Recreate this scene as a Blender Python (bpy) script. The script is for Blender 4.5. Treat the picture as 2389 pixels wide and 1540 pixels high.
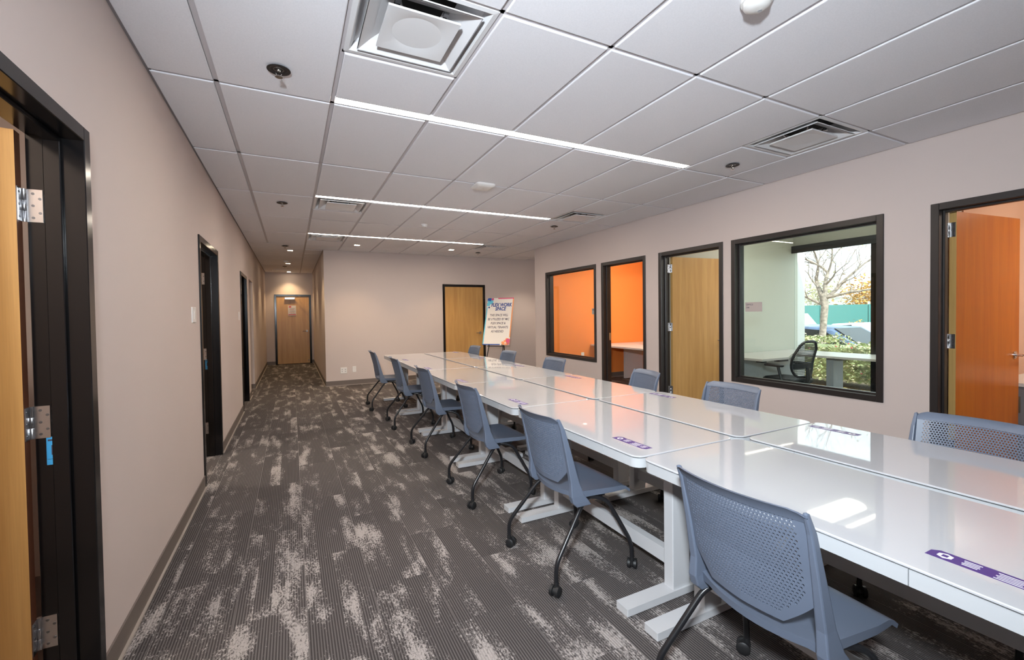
import bpy, bmesh, math, random
from mathutils import Vector, Matrix
random.seed(7)
for o in list(bpy.data.objects): bpy.data.objects.remove(o)
COL = bpy.context.scene.collection
SC = bpy.context.scene
PI = math.pi

# ------------------------------------------------------------------ camera
F, YAW, PITCH, ROLL = 1037.436, .4657, -.0202, -.0134
CAM = Vector((-.2569, -3.0304, 1.3973)); OX, OY = 7.08, -14.91
def cam_axes():
    f = Vector((math.sin(YAW)*math.cos(PITCH), math.cos(YAW)*math.cos(PITCH), math.sin(PITCH)))
    r = Vector((math.cos(YAW), -math.sin(YAW), 0)); u = r.cross(f)
    return (math.cos(ROLL)*r+math.sin(ROLL)*u, -math.sin(ROLL)*r+math.cos(ROLL)*u, f)
_r, _u, _f = cam_axes()
cd = bpy.data.cameras.new('camera'); cam = bpy.data.objects.new('camera', cd); COL.objects.link(cam)
cam.matrix_world = Matrix(((_r.x, _u.x, -_f.x, CAM.x), (_r.y, _u.y, -_f.y, CAM.y), (_r.z, _u.z, -_f.z, CAM.z), (0, 0, 0, 1)))
cd.sensor_fit = 'HORIZONTAL'; cd.sensor_width = 36; cd.lens = F/2389*36
cd.shift_x = -OX/2389; cd.shift_y = OY/2389; cd.clip_start = .02; cd.clip_end = 300
SC.camera = cam

# ------------------------------------------------------------------ world, sun, exposure
vs = SC.view_settings
vs.view_transform = 'Standard'; vs.look = 'None'; vs.gamma = 1; vs.use_curve_mapping = False
vs.exposure = 1.47
W = bpy.data.worlds.new('world'); SC.world = W; W.use_nodes = True
bg = W.node_tree.nodes['Background']; bg.inputs[0].default_value = (.86, .94, 1, 1); bg.inputs[1].default_value = 1.1
def light(name, kind, loc, energy, color=(1, 1, 1), to=None, **kw):
    d = bpy.data.lights.new(name, kind); d.energy = energy; d.color = color
    for k, v in kw.items(): setattr(d, k, v)
    o = bpy.data.objects.new(name, d); COL.objects.link(o); o.location = loc
    if to is not None: o.rotation_euler = (Vector(to)-Vector(loc)).to_track_quat('-Z', 'Y').to_euler()
    return o
light('sun', 'SUN', (5, -5, 12), 3.2, (1, .95, .86), to=(7.4, 2.5, 6.2), angle=.01)
# the photographer's flash, held up beside the camera (the photo's hard shadows come from it)
light('camera_flash', 'SPOT', (-.58, -3.30, 1.98), 235, (.84, .93, 1.0), to=(3.4, 1.7, 1.7), shadow_soft_size=.08, spot_size=math.radians(124), spot_blend=.95)

# ------------------------------------------------------------------ materials
MATS = {}
def nt(m): return m.node_tree.nodes, m.node_tree.links
def mat(name, color, rough=.5, metal=0, spec=.5, bump=None, noise=None, coat=0, emit=None, estr=0):
    m = bpy.data.materials.new(name); m.use_nodes = True; n, l = nt(m); b = n['Principled BSDF']
    b.inputs['Base Color'].default_value = (*color, 1); b.inputs['Roughness'].default_value = rough
    b.inputs['Metallic'].default_value = metal; b.inputs['Specular IOR Level'].default_value = spec
    if coat: b.inputs['Coat Weight'].default_value = coat; b.inputs['Coat Roughness'].default_value = .03
    if emit: b.inputs['Emission Color'].default_value = (*emit, 1); b.inputs['Emission Strength'].default_value = estr
    if bump or noise:
        tc = n.new('ShaderNodeTexCoord')
    if noise:   # (scale, amount)
        t = n.new('ShaderNodeTexNoise'); t.inputs['Scale'].default_value = noise[0]; t.inputs['Detail'].default_value = 4
        l.new(tc.outputs['Object'], t.inputs['Vector'])
        r = n.new('ShaderNodeValToRGB'); a = noise[1]
        r.color_ramp.elements[0].position = .3; r.color_ramp.elements[1].position = .7
        r.color_ramp.elements[0].color = tuple(c*(1-a) for c in color)+(1,)
        r.color_ramp.elements[1].color = tuple(min(1, c*(1+a)) for c in color)+(1,)
        l.new(t.outputs['Fac'], r.inputs['Fac']); l.new(r.outputs['Color'], b.inputs['Base Color'])
    if bump:    # (scale, strength, distance)
        t2 = n.new('ShaderNodeTexNoise'); t2.inputs['Scale'].default_value = bump[0]; t2.inputs['Detail'].default_value = 3
        l.new(tc.outputs['Object'], t2.inputs['Vector'])
        bp = n.new('ShaderNodeBump'); bp.inputs['Strength'].default_value = bump[1]; bp.inputs['Distance'].default_value = bump[2]
        l.new(t2.outputs['Fac'], bp.inputs['Height']); l.new(bp.outputs['Normal'], b.inputs['Normal'])
    MATS[name] = m; return m
def emis(name, color, s):
    m = bpy.data.materials.new(name); m.use_nodes = True; n, l = nt(m); n.remove(n['Principled BSDF'])
    e = n.new('ShaderNodeEmission'); e.inputs[0].default_value = (*color, 1); e.inputs[1].default_value = s
    l.new(e.outputs[0], n['Material Output'].inputs[0]); MATS[name] = m; return m
def glass(name, tint, ior=1.5):
    m = bpy.data.materials.new(name); m.use_nodes = True; n, l = nt(m); n.remove(n['Principled BSDF'])
    t = n.new('ShaderNodeBsdfTransparent'); t.inputs[0].default_value = (*tint, 1)
    g = n.new('ShaderNodeBsdfGlossy'); g.inputs['Roughness'].default_value = .004
    f = n.new('ShaderNodeFresnel')
    ge = n.new('ShaderNodeNewGeometry'); mr = n.new('ShaderNodeMapRange'); mr.inputs[3].default_value = ior; mr.inputs[4].default_value = 1/ior   # same reflectance from both faces of the thin pane
    l.new(ge.outputs['Backfacing'], mr.inputs[0]); l.new(mr.outputs[0], f.inputs[0])
    mx = n.new('ShaderNodeMixShader'); l.new(f.outputs[0], mx.inputs[0]); l.new(t.outputs[0], mx.inputs[1]); l.new(g.outputs[0], mx.inputs[2])
    l.new(mx.outputs[0], n['Material Output'].inputs[0]); MATS[name] = m; return m
def wood(name, c1, c2, rough=.35, grain_axis='Z'):
    m = bpy.data.materials.new(name); m.use_nodes = True; n, l = nt(m); b = n['Principled BSDF']
    tc = n.new('ShaderNodeTexCoord'); mp = n.new('ShaderNodeMapping'); mp.inputs['Scale'].default_value = (9, 9, .55)
    l.new(tc.outputs['Object'], mp.inputs[0])
    t = n.new('ShaderNodeTexNoise'); t.inputs['Scale'].default_value = 1.6; t.inputs['Detail'].default_value = 6; t.inputs['Distortion'].default_value = .6
    l.new(mp.outputs[0], t.inputs['Vector'])
    mp2 = n.new('ShaderNodeMapping'); mp2.inputs['Scale'].default_value = (90, 90, 2.2); l.new(tc.outputs['Object'], mp2.inputs[0])
    t2 = n.new('ShaderNodeTexNoise'); t2.inputs['Scale'].default_value = 2; t2.inputs['Detail'].default_value = 3; l.new(mp2.outputs[0], t2.inputs['Vector'])
    r = n.new('ShaderNodeValToRGB'); r.color_ramp.elements[0].position = .32; r.color_ramp.elements[1].position = .68
    r.color_ramp.elements[0].color = (*c1, 1); r.color_ramp.elements[1].color = (*c2, 1); l.new(t.outputs['Fac'], r.inputs['Fac'])
    mx = n.new('ShaderNodeMixRGB'); mx.blend_type = 'MULTIPLY'; mx.inputs[0].default_value = .28
    l.new(r.outputs['Color'], mx.inputs[1]); l.new(t2.outputs['Fac'], mx.inputs[2]); l.new(mx.outputs[0], b.inputs['Base Color'])
    b.inputs['Roughness'].default_value = rough; MATS[name] = m; return m
mat('wall', (.60, .515, .485), .72, spec=.3, bump=(260, .06, .002), noise=(1.3, .015))
mat('wall_office', (.60, .60, .53), .75, spec=.3, bump=(260, .06, .002))
mat('wall_orange', (.95, .30, .065), .7, spec=.3, bump=(260, .06, .002))
mat('wall_peach', (.72, .47, .34), .75, spec=.3, bump=(260, .06, .002))
mat('tile', (.80, .79, .825), .9, spec=.2, bump=(900, .25, .001), noise=(140, .03))
mat('tee', (.55, .52, .54), .5)
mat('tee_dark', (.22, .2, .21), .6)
mat('base', (.155, .125, .11), .55)
mat('toe_highlight', (.36, .31, .27), .5)
mat('black', (.006, .0055, .006), .16)
mat('bronze', (.024, .019, .018), .38)
mat('rubber', (.012, .012, .013), .5)
mat('tube', (.012, .012, .014), .3)
mat('steel', (.62, .62, .63), .25, metal=1)
mat('chrome', (.75, .74, .72), .12, metal=1)
mat('screw', (.25, .25, .26), .35, metal=1)
mat('plastic', (.125, .15, .205), .42, bump=(700, .05, .0005))
mat('white_metal', (.56, .56, .575), .35)
mat('top', (.54, .54, .56), .025, spec=.75, coat=.35)
mat('apron', (.50, .51, .525), .3)
mat('white', (.78, .76, .74), .4)
mat('diffuser', (.72, .715, .73), .35)
mat('duct_shade', (.006, .006, .007), .6)
mat('sprink', (.02, .017, .017), .4)
mat('purple', (.075, .035, .19), .45)
mat('inkwhite', (.72, .7, .74), .5)
mat('grey_print', (.4, .39, .4), .5)
mat('board', (.80, .76, .73), .45)
mat('blue', (.02, .09, .42), .5); mat('cyan', (.13, .58, .78), .5); mat('magenta', (.72, .07, .2), .5)
mat('orange_print', (.9, .33, .12), .5); mat('ink', (.06, .055, .10), .5); mat('navy', (.025, .075, .31), .5)
mat('paper', (.75, .72, .74), .5); mat('red_print', (.6, .12, .14), .5)
mat('sticker', (.06, .42, .82), .4)
mat('signplate', (.46, .40, .38), .5); mat('signplate_grey', (.42, .42, .40), .5)
mat('desk', (.62, .585, .56), .3); mat('desk_edge', (.34, .33, .32), .5)
mat('drawer_grey', (.22, .19, .19), .4)
mat('task_black', (.018, .02, .024), .5); mat('task_mesh', (.03, .034, .04), .6)
wood('door_wood', (.58, .31, .098), (.71, .41, .145), .33)
wood('door_red', (.54, .135, .009), (.64, .19, .015), .28)
wood('door_edge', (.62, .37, .12), (.72, .46, .17), .4)
mat('door_edge_red', (.19, .065, .03), .45)
emis('lamp', (1, .875, .735), 24.0)
emis('downlight', (1, .84, .6), 22.0)
emis('office_lamp', (1, .92, .78), 9.5); emis('orange_lamp', (1, .92, .78), 18.0); emis('unseen_room_lamp', (1, .9, .76), 48.0); emis('meeting_lamp', (1, .9, .76), 15.0)
glass('pane', (.90, .955, .94)); glass('pane_clear', (.97, .985, .98))
# outside
mat('asphalt', (.30, .29, .28), .9, noise=(8, .2)); mat('soil', (.34, .24, .13), .95, noise=(26, .6))
mat('bark', (.30, .25, .22), .9, bump=(30, .7, .01), noise=(14, .45))
mat('leaf', (.26, .30, .14), .6, noise=(9, .5)); mat('leaf_pale', (.60, .56, .36), .6, noise=(9, .4)); mat('leaf_autumn', (.55, .31, .09), .7, noise=(3, .4))
mat('flower', (.55, .04, .06), .5); mat('litter', (.42, .33, .13), .8)
mat('carblue', (.07, .12, .24), .3, coat=.3); mat('carglass', (.006, .010, .018), .2, spec=.25); mat('carwhite', (.75, .76, .78), .25, coat=.6)
mat('taillight', (.6, .02, .02), .3); mat('tyre', (.02, .02, .02), .8)
mat('fence_teal', (.10, .30, .28), .7); mat('ext_white', (.85, .85, .84), .7)

def carpet():
    m = bpy.data.materials.new('carpet'); m.use_nodes = True; n, l = nt(m); b = n['Principled BSDF']
    tc = n.new('ShaderNodeTexCoord'); oi = n.new('ShaderNodeObjectInfo')
    mul = n.new('ShaderNodeMath'); mul.operation = 'MULTIPLY'; mul.inputs[1].default_value = 97.3; l.new(oi.outputs['Random'], mul.inputs[0])
    cx = n.new('ShaderNodeCombineXYZ'); l.new(mul.outputs[0], cx.inputs[0]); l.new(mul.outputs[0], cx.inputs[1])
    add = n.new('ShaderNodeVectorMath'); add.operation = 'ADD'; l.new(tc.outputs['Object'], add.inputs[0]); l.new(cx.outputs[0], add.inputs[1])
    def noise(scale, vec_scale, detail, rough=.5):
        mp = n.new('ShaderNodeMapping'); mp.inputs['Scale'].default_value = vec_scale; l.new(add.outputs[0], mp.inputs[0])
        t = n.new('ShaderNodeTexNoise'); t.inputs['Scale'].default_value = scale; t.inputs['Detail'].default_value = detail; t.inputs['Roughness'].default_value = rough
        l.new(mp.outputs[0], t.inputs['Vector']); return t.outputs['Fac']
    def math_(op, a, v):
        q = n.new('ShaderNodeMath'); q.operation = op; l.new(a, q.inputs[0])
        if isinstance(v, (int, float)): q.inputs[1].default_value = v
        else: l.new(v, q.inputs[1])
        return q.outputs[0]
    big = noise(1, (8.0, 2.2, 1), 4, .6)
    fine = noise(1, (120, 52, 1), 5, .8)
    s = math_('ADD', math_('MULTIPLY', big, 1.0), math_('MULTIPLY', fine, .95))
    sx = n.new('ShaderNodeSeparateXYZ'); l.new(tc.outputs['Object'], sx.inputs[0])
    lane = math_('ADD', math_('FLOOR', math_('MULTIPLY', sx.outputs[0], 1/.0762), 0.0), mul.outputs[0])     # straight-edged lanes along the plank
    wn = n.new('ShaderNodeTexWhiteNoise'); wn.noise_dimensions = '1D'; l.new(lane, wn.inputs['W'])
    s = math_('ADD', s, math_('MULTIPLY', math_('SUBTRACT', wn.outputs['Value'], .5), .13))
    r = n.new('ShaderNodeValToRGB'); r.color_ramp.elements[0].position = .94; r.color_ramp.elements[1].position = 1.0
    r.color_ramp.elements[0].color = (0, 0, 0, 1); r.color_ramp.elements[1].color = (1, 1, 1, 1); l.new(math_('MULTIPLY', s, .9), r.inputs['Fac'])
    # ribs running along the plank
    sep = n.new('ShaderNodeSeparateXYZ'); l.new(tc.outputs['Object'], sep.inputs[0])
    w = math_('SINE', math_('MULTIPLY', sep.outputs[0], 2*PI/.0115), 0.0)
    rib = n.new('ShaderNodeValToRGB'); rib.color_ramp.elements[0].position = .25; rib.color_ramp.elements[1].position = .8
    rib.color_ramp.elements[0].color = (.054, .046, .045, 1); rib.color_ramp.elements[1].color = (.136, .121, .118, 1)
    l.new(math_('MULTIPLY', math_('ADD', w, 1.0), .5), rib.inputs['Fac'])
    tone = n.new('ShaderNodeMixRGB'); tone.blend_type = 'MULTIPLY'; tone.inputs[0].default_value = 1
    tr = n.new('ShaderNodeMapRange'); tr.inputs[3].default_value = .85; tr.inputs[4].default_value = 1.12; l.new(oi.outputs['Random'], tr.inputs[0])
    l.new(rib.outputs[0], tone.inputs[1]); l.new(tr.outputs[0], tone.inputs[2])
    lr = n.new('ShaderNodeMixRGB'); lr.inputs[1].default_value = (.27, .24, .225, 1); lr.inputs[2].default_value = (.45, .405, .39, 1); l.new(fine, lr.inputs[0])
    mx = n.new('ShaderNodeMixRGB'); l.new(r.outputs[0], mx.inputs[0]); l.new(tone.outputs[0], mx.inputs[1]); l.new(lr.outputs[0], mx.inputs[2])
    l.new(mx.outputs[0], b.inputs['Base Color']); b.inputs['Roughness'].default_value = .95; b.inputs['Specular IOR Level'].default_value = .15
    bp = n.new('ShaderNodeBump'); bp.inputs['Strength'].default_value = .5; bp.inputs['Distance'].default_value = .002
    l.new(w, bp.inputs['Height']); l.new(bp.outputs[0], b.inputs['Normal'])
    MATS['carpet'] = m
carpet()

# ------------------------------------------------------------------ mesh helpers
class MB:
    def __init__(s, P=None): s.v = []; s.f = []; s.P = P
    def pt(s, p): s.v.append(s.P(*p) if s.P else tuple(p)); return len(s.v)-1
    def box(s, a, b):
        (x0, y0, z0), (x1, y1, z1) = a, b
        i = [s.pt(p) for p in ((x0,y0,z0),(x1,y0,z0),(x1,y1,z0),(x0,y1,z0),(x0,y0,z1),(x1,y0,z1),(x1,y1,z1),(x0,y1,z1))]
        for q in ((0,3,2,1),(4,5,6,7),(0,1,5,4),(1,2,6,5),(2,3,7,6),(3,0,4,7)): s.f.append([i[k] for k in q])
        return s
    def ring_loft(s, rings, cap=True):
        idx = [[s.pt(p) for p in r] for r in rings]; n = len(idx[0])
        for a, b in zip(idx, idx[1:]):
            for k in range(n): s.f.append([a[k], a[(k+1) % n], b[(k+1) % n], b[k]])
        if cap: s.f.append(idx[0][::-1]); s.f.append(idx[-1])
        return s
    def prism(s, pts, z0, z1): return s.ring_loft([[(x, y, z0) for x, y in pts], [(x, y, z1) for x, y in pts]])
    def lathe(s, prof, c=(0, 0, 0), n=20, axis='z', cap=True):
        rings = []
        for r, h in prof:
            ring = []
            for k in range(n):
                a = 2*PI*k/n; u, v = r*math.cos(a), r*math.sin(a)
                p = {'z': (u, v, h), 'x': (h, u, v), 'y': (v, h, u)}[axis]
                ring.append((c[0]+p[0], c[1]+p[1], c[2]+p[2]))
            rings.append(ring)
        return s.ring_loft(rings, cap)
    def tube(s, pts, r, n=8):
        pts = [Vector(p) for p in pts]; rings = []; rr = r if isinstance(r, (list, tuple)) else [r]*len(pts)
        up = None
        for i, p in enumerate(pts):
            d = (pts[min(i+1, len(pts)-1)]-pts[max(i-1, 0)]).normalized()
            if up is None: up = Vector((0, 0, 1)) if abs(d.z) < .9 else Vector((1, 0, 0))
            a = d.cross(up).normalized(); b = a.cross(d).normalized(); up = b
            rings.append([tuple(p+rr[i]*(math.cos(2*PI*k/n)*a+math.sin(2*PI*k/n)*b)) for k in range(n)])
        return s.ring_loft(rings)
    def quad(s, *p): s.f.append([s.pt(q) for q in p]); return s
    def mesh(s, name, m, smooth=False):
        me = bpy.data.meshes.new(name); me.from_pydata(s.v, [], s.f)
        bm = bmesh.new(); bm.from_mesh(me); bmesh.ops.recalc_face_normals(bm, faces=bm.faces); bm.to_mesh(me); bm.free()
        me.materials.append(MATS[m])
        if smooth:
            me.polygons.foreach_set('use_smooth', [True]*len(me.polygons))
            try: me.set_sharp_from_angle(angle=math.radians(38))
            except Exception: pass
        return me
    def obj(s, name, m, parent=None, smooth=False, kind=None):
        o = bpy.data.objects.new(name, s.mesh(name, m, smooth)); COL.objects.link(o)
        if parent is not None: o.parent = parent
        if kind: o['kind'] = kind
        return o
def inst(name, me, loc, rot=0, parent=None):
    o = bpy.data.objects.new(name, me); COL.objects.link(o); o.location = loc; o.rotation_euler = (0, 0, rot)
    if parent is not None: o.parent = parent
    return o
def empty(name, loc=(0, 0, 0), rz=0, kind=None):
    o = bpy.data.objects.new(name, None); COL.objects.link(o); o.location = loc; o.rotation_euler = (0, 0, rz)
    o.empty_display_size = .1
    if kind: o['kind'] = kind
    return o
def tag(o, label, cat, group=None, kind=None):
    o['label'] = label; o['category'] = cat
    if group: o['group'] = group
    if kind: o['kind'] = kind
    return o
def copy_tree(o, parent=None):
    c = o.copy(); COL.objects.link(c)
    if parent is not None: c.parent = parent; c.matrix_parent_inverse = o.matrix_parent_inverse
    for ch in list(o.children): copy_tree(ch, c)
    return c
def rrect(x0, y0, x1, y1, r, n=6):
    out = []
    for cx, cy, a0 in ((x1-r, y1-r, 0), (x0+r, y1-r, 90), (x0+r, y0+r, 180), (x1-r, y0+r, 270)):
        for k in range(n+1):
            a = math.radians(a0+90*k/n); out.append((cx+r*math.cos(a), cy+r*math.sin(a)))
    return out
def fillet(pts, r, n=5):
    pts = [Vector(p) for p in pts]; out = [pts[0]]
    for a, b, c in zip(pts, pts[1:], pts[2:]):
        d1 = (a-b); d2 = (c-b); k = min(r, d1.length*.45, d2.length*.45)
        p, q = b+d1.normalized()*k, b+d2.normalized()*k
        for i in range(n+1):
            t = i/n; out.append((1-t)**2*p+2*t*(1-t)*b+t*t*q)
    return out+[pts[-1]]
def text_mesh(s, size, m, align='CENTER', bold=0, shear=0):
    c = bpy.data.curves.new('txt', 'FONT'); c.body = s; c.size = size; c.align_x = align; c.align_y = 'CENTER'; c.offset = bold; c.shear = shear
    c.resolution_u = 3; c.extrude = .0004
    o = bpy.data.objects.new('txt', c); COL.objects.link(o)
    dg = bpy.context.evaluated_depsgraph_get(); me = bpy.data.meshes.new_from_object(o.evaluated_get(dg))
    bpy.data.objects.remove(o); bpy.data.curves.remove(c)
    me.materials.clear(); me.materials.append(MATS[m]); return me

# ------------------------------------------------------------------ the setting
H = 2.748; XL, XR, YF, XC, YE, YR = -.927, 4.257, 6.638, .340, 11.94, 5.01
YB = -6.0; TH = .125; G = .6096
PR = lambda u, d, z: (XR+d, u, z)       # right wall: u along y, d into the wall
PL = lambda u, d, z: (XL-d, u, z)       # left wall
PF = lambda u, d, z: (u, YF+d, z)       # far wall
PE = lambda u, d, z: (u, YE+d, z)       # corridor end
def wall(name, P, u0, u1, openings, m='wall', z1=H+.12, th=TH, z0=0):
    b = MB(P); ops = sorted(openings); cur = u0
    for (a, c, oz0, oz1) in ops:
        if a > cur: b.box((cur, 0, z0), (a, th, z1))
        if oz0 > z0: b.box((a, 0, z0), (c, th, oz0))
        if oz1 < z1: b.box((a, 0, oz1), (c, th, z1))
        cur = c
    if u1 > cur: b.box((cur, 0, z0), (u1, th, z1))
    return b.obj(name, m, kind='structure')
# opening outlines (u0,u1,z0,z1) inside the frames' outer edge
RW1 = (2.945, 4.57, .585, 2.215); RD1 = (1.793, 2.80, 0, 2.215); RD2 = (.523, 1.54, 0, 2.215)
RW2 = (-1.054, .412, .60, 2.212); RD3 = (-2.385, -1.365, 0, 2.217)
LD1 = (-1.85, -.826, 0, 2.10); LD2 = (1.385, 2.43, 0, 2.09); LD3 = (4.70, 5.72, 0, 2.10); LOP = (6.24, 7.09, 0, 2.10)
FD = (2.79, 3.82, 0, 2.104); ED = (-.70, .285, 0, 2.088)
I = .02
def shrink(o): return (o[0]+I, o[1]-I, o[2]+(I if o[2] > 0 else 0), o[3]-I)
wall('wall_right', PR, YB, YR, [shrink(o) for o in (RW1, RD1, RD2, RW2, RD3)])
wall('wall_left', PL, YB, YE, [shrink(o) for o in (LD1, LD2, LD3)]+[LOP])
wall('wall_far', PF, XC, 5.6, [shrink(FD)])
wall('wall_corridor_end', PE, XL-TH, XC+TH, [shrink(ED)])
MB().box((XC, YF+TH, 0), (XC+TH, YE, H+.12)).obj('wall_corridor_right', 'wall', kind='structure')
MB().box((XL-TH, YB-TH, 0), (XR+TH, YB, H+.12)).obj('wall_back', 'wall', kind='structure')
MB().box((XR+TH, YR-.12, 0), (5.6, YR, H+.12)).obj('wall_alcove_near', 'wall', kind='structure')
MB().box((5.6, YR-.12, 0), (5.72, YF+TH, H+.12)).obj('wall_alcove_right', 'wall', kind='structure')
MB().box((XL-TH, YE+.9, -.06), (XC+TH, YE+1.0, H+.12)).box((XL-TH-.1, YE+TH, -.06), (XL-TH, YE+1.0, H+.12)).box((XC+TH, YE, -.06), (XC+TH+.1, YE+1.0, H+.12)).box((XL-TH, YE+TH, H+.1), (XC+TH, YE+1, H+.16)).box((XL-TH, YE+TH, -.06), (XC+TH, YE+1, -.004)).obj('corridor_light_block', 'wall', kind='structure')  # added unseen box, keeps outside light from leaking under the corridor door
MB().box((XC+TH, YF+1.2, -.06), (5.72, YF+1.3, H+.16)).box((5.6, YF+TH, -.06), (5.72, YF+1.3, H+.16)).box((XC+TH, YF+TH, H+.1), (5.72, YF+1.3, H+.16)).box((XC+TH, YF+TH, -.06), (5.72, YF+1.3, -.004)).obj('far_light_block', 'wall', kind='structure')  # added unseen box, stops outside light behind the closed far door
# offices behind the right wall
XO = 7.40
OY1, OY0 = 1.62, -1.20; RY1, RY0 = 4.73, 1.72; NY1, NY0 = -1.30, -4.6
MB().box((XR+TH, OY1, 0), (XO, RY0, H+.12)).obj('wall_office_left', 'wall_office', kind='structure')
MB().box((XR+TH, RY1, 0), (XO, YR-.121, H+.12)).obj('wall_orange_far', 'wall_orange', kind='structure')
MB().box((XO, RY0, 0), (XO+.12, YR, H+.12)).obj('wall_orange_outer', 'wall_orange', kind='structure')
MB().box((XR+TH, OY0-.1, 0), (XO, OY0, H+.12)).obj('wall_office_right', 'wall_office', kind='structure')
MB().box((XO, NY0, 0), (XO+.12, OY0, H+.12)).obj('wall_meeting_outer', 'wall_peach', kind='structure')
MB().box((XR+TH, NY0-.1, 0), (XO+.12, NY0, H+.12)).obj('wall_meeting_near', 'wall_peach', kind='structure')
MB().box((5.0, NY1-.012, 0), (XO, NY1, H)).obj('wall_meeting_left', 'wall_peach', kind='structure')
wo = MB(); wo.box((XO, OY0, 2.40), (XO+.12, OY1, H+.12)); wo.box((XO, OY0, 0), (XO+.12, OY1, .05)); wo.box((XO, OY1, 0), (XO+.12, RY0, H+.12))
wo.obj('wall_office_outer', 'wall_office', kind='structure')
# rooms behind the left wall
lr = MB(); lr.box((-4.2, YB, 0), (-4.1, YE, H)); 
for y in (-2.4, .3, 3.6, 6.1, 7.09): lr.box((-4.1, y, 0), (XL-TH-.02, y+.1, H))
lr.obj('wall_side_rooms', 'wall', kind='structure')
sf = MB(); sf.box((-4.2, YB, -.06), (XL-TH, YE, -.002)); sf.obj('floor_side_rooms', 'soil' if 0 else 'base', kind='structure')
MB().box((-4.2, YB, H), (XL-TH, YE, H+.1)).obj('ceiling_side_rooms', 'tile', kind='structure')

# carpet floor: a slab carrying carpet planks
floor = MB().box((XL-TH, YB, -.06), (XO, YF+.2, -.004)).box((XL-TH, YF+.2, -.06), (XC+TH, YE+TH, -.004)).obj('floor', 'base', kind='structure')
PW, PLn = .3048, .9144
plank_meshes = {}
def plank(x0, x1, y0, y1):
    key = (round(x1-x0, 3), round(y1-y0, 3))
    if key not in plank_meshes:
        w, h = key; g = .0004
        plank_meshes[key] = MB().box((g, g, -.004), (w-g, h-g, 0)).mesh('carpet_plank', 'carpet')
    inst('carpet_plank', plank_meshes[key], (x0, y0, 0), 0, floor)
k0 = math.floor((XL+.22)/PW)-1
for k in range(k0, 20):
    x0 = -.22+PW*k; x1 = x0+PW; off = .245 if k % 2 else -.21
    a, b = max(x0, XL), min(x1, XR)
    if b-a < .01: continue
    j = math.floor((-3.4-off)/PLn)
    while True:
        y0 = off+PLn*j; y1 = y0+PLn; j += 1
        yend = YE if b <= XC+.2 else YF
        if y0 >= yend: break
        plank(a, b, max(y0, -3.4), min(y1, yend))
back_floor = MB().box((XL, YB, -.004), (XR, -3.4, 0)).obj('carpet_plank', 'carpet', floor)
# the door openings, alcove and the offices have the same carpet
for (x0, y0, x1, y1) in ((XR, YR, 5.6, YF), (XR, NY0, XO, OY0), (XR, OY0, XO, OY1), (XR, RY0, XO, RY1), (XL-TH, LD1[0], XL, LD1[1]), (XL-TH, LD2[0], XL, LD2[1]), (XL-TH, LD3[0], XL, LD3[1]), (XL-1.5, LOP[0], XL, LOP[1])):
    MB().box((x0, y0, -.004), (x1, y1, 0)).obj('carpet_plank', 'carpet', floor)

# ceiling grid
ceil = MB().box((XL-TH, YB, H+.10), (XO+.12, YF+TH, H+.16)).box((XL-TH, YF+TH, H+.10), (XC+TH, YE+TH, H+.16)).obj('ceiling', 'tee', kind='structure')
tile_meshes = {}
TG, TD = .0135, .009
def ctile(x0, y0, x1, y1):
    w, h = round(x1-x0-2*TG, 3), round(y1-y0-2*TG, 3)
    if w < .02 or h < .02: return
    if (w, h) not in tile_meshes:
        e = .004
        tile_meshes[(w, h)] = MB().ring_loft([[(0,0,.01),(w,0,.01),(w,h,.01),(0,h,.01)], [(0,0,-TD+e*.5),(w,0,-TD+e*.5),(w,h,-TD+e*.5),(0,h,-TD+e*.5)], [(e,e,-TD),(w-e,e,-TD),(w-e,h-e,-TD),(e,h-e,-TD)]]).mesh('ceiling_tile', 'tile')
    inst('ceiling_tile', tile_meshes[(w, h)], (x0+TG, y0+TG, H), 0, ceil)
def tee(x0, y0, x1, y1, name='grid_tee'):
    MB().box((x0, y0, H), (x1, y1, H+.02)).obj(name, 'tee', ceil)
LAMP_Y = [0, 2.4384, 4.8768]; LW0, LW1 = -.088, -.014
DIFF = [(0, -1.2192), (0, 2.4384), (0, 4.8768), (5, -1.2192), (5, 1.8288), (5, 4.8768)]     # column, y start
xs = [XL]+[G*i for i in range(-1, 7)]+[XR]
YROWS = [1.2192*k for k in range(-5, 6)]        # up to 6.096
for c in range(len(xs)-1):
    x0, x1 = xs[c], xs[c+1]; ci = c-2
    for y0 in YROWS:
        y1 = min(y0+1.2192, YF)
        lamp = any(abs(y1-ly) < .01 for ly in LAMP_Y) and 0 <= ci <= 4
        yend = y1+LW0+.0135 if lamp else y1
        d = [dy for (dc, dy) in DIFF if dc == ci and y0-.01 <= dy < y1-.1]
        if y0 > 6.0 and x1 <= XC+.4 and x0 < XC:      # corridor mouth handled below
            continue
        if d:
            for (a, b) in ((y0, d[0]), (d[0]+G, yend)):
                if b-a > .05: ctile(x0, a, x1, b)
        else: ctile(x0, y0, x1, yend)
for x in xs[1:-1]:
    tee(x-.012, YB, x+.012, 6.096 if x < 0 else YF)
for y in YROWS[1:]:
    tee(XL, y-.012, XR, y+.012)
for (dc, dy) in DIFF:
    for y in (dy, dy+G):
        if min(abs(y-r) for r in YROWS) > .05: tee(G*dc, y-.012, G*dc+G, y+.012)
# the corridor part of the ceiling and the alcove part
tee(-.012, YF, .012, YE)
cy = 6.096
while cy < YE-.05:
    ny = min(cy+G, YE)
    ctile(XL, cy, 0, ny); ctile(0, cy, XC if cy > YF-.3 else G, ny) if cy > YF-.1 else ctile(0, cy, G, min(ny, YF))
    tee(XL, ny-.012, XC, ny+.012); cy = ny
for y0, y1 in ((YR, 6.096), (6.096, YF)): ctile(XR, y0, XR+.66, y1); ctile(XR+.66, y0, 5.6, y1)
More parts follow.
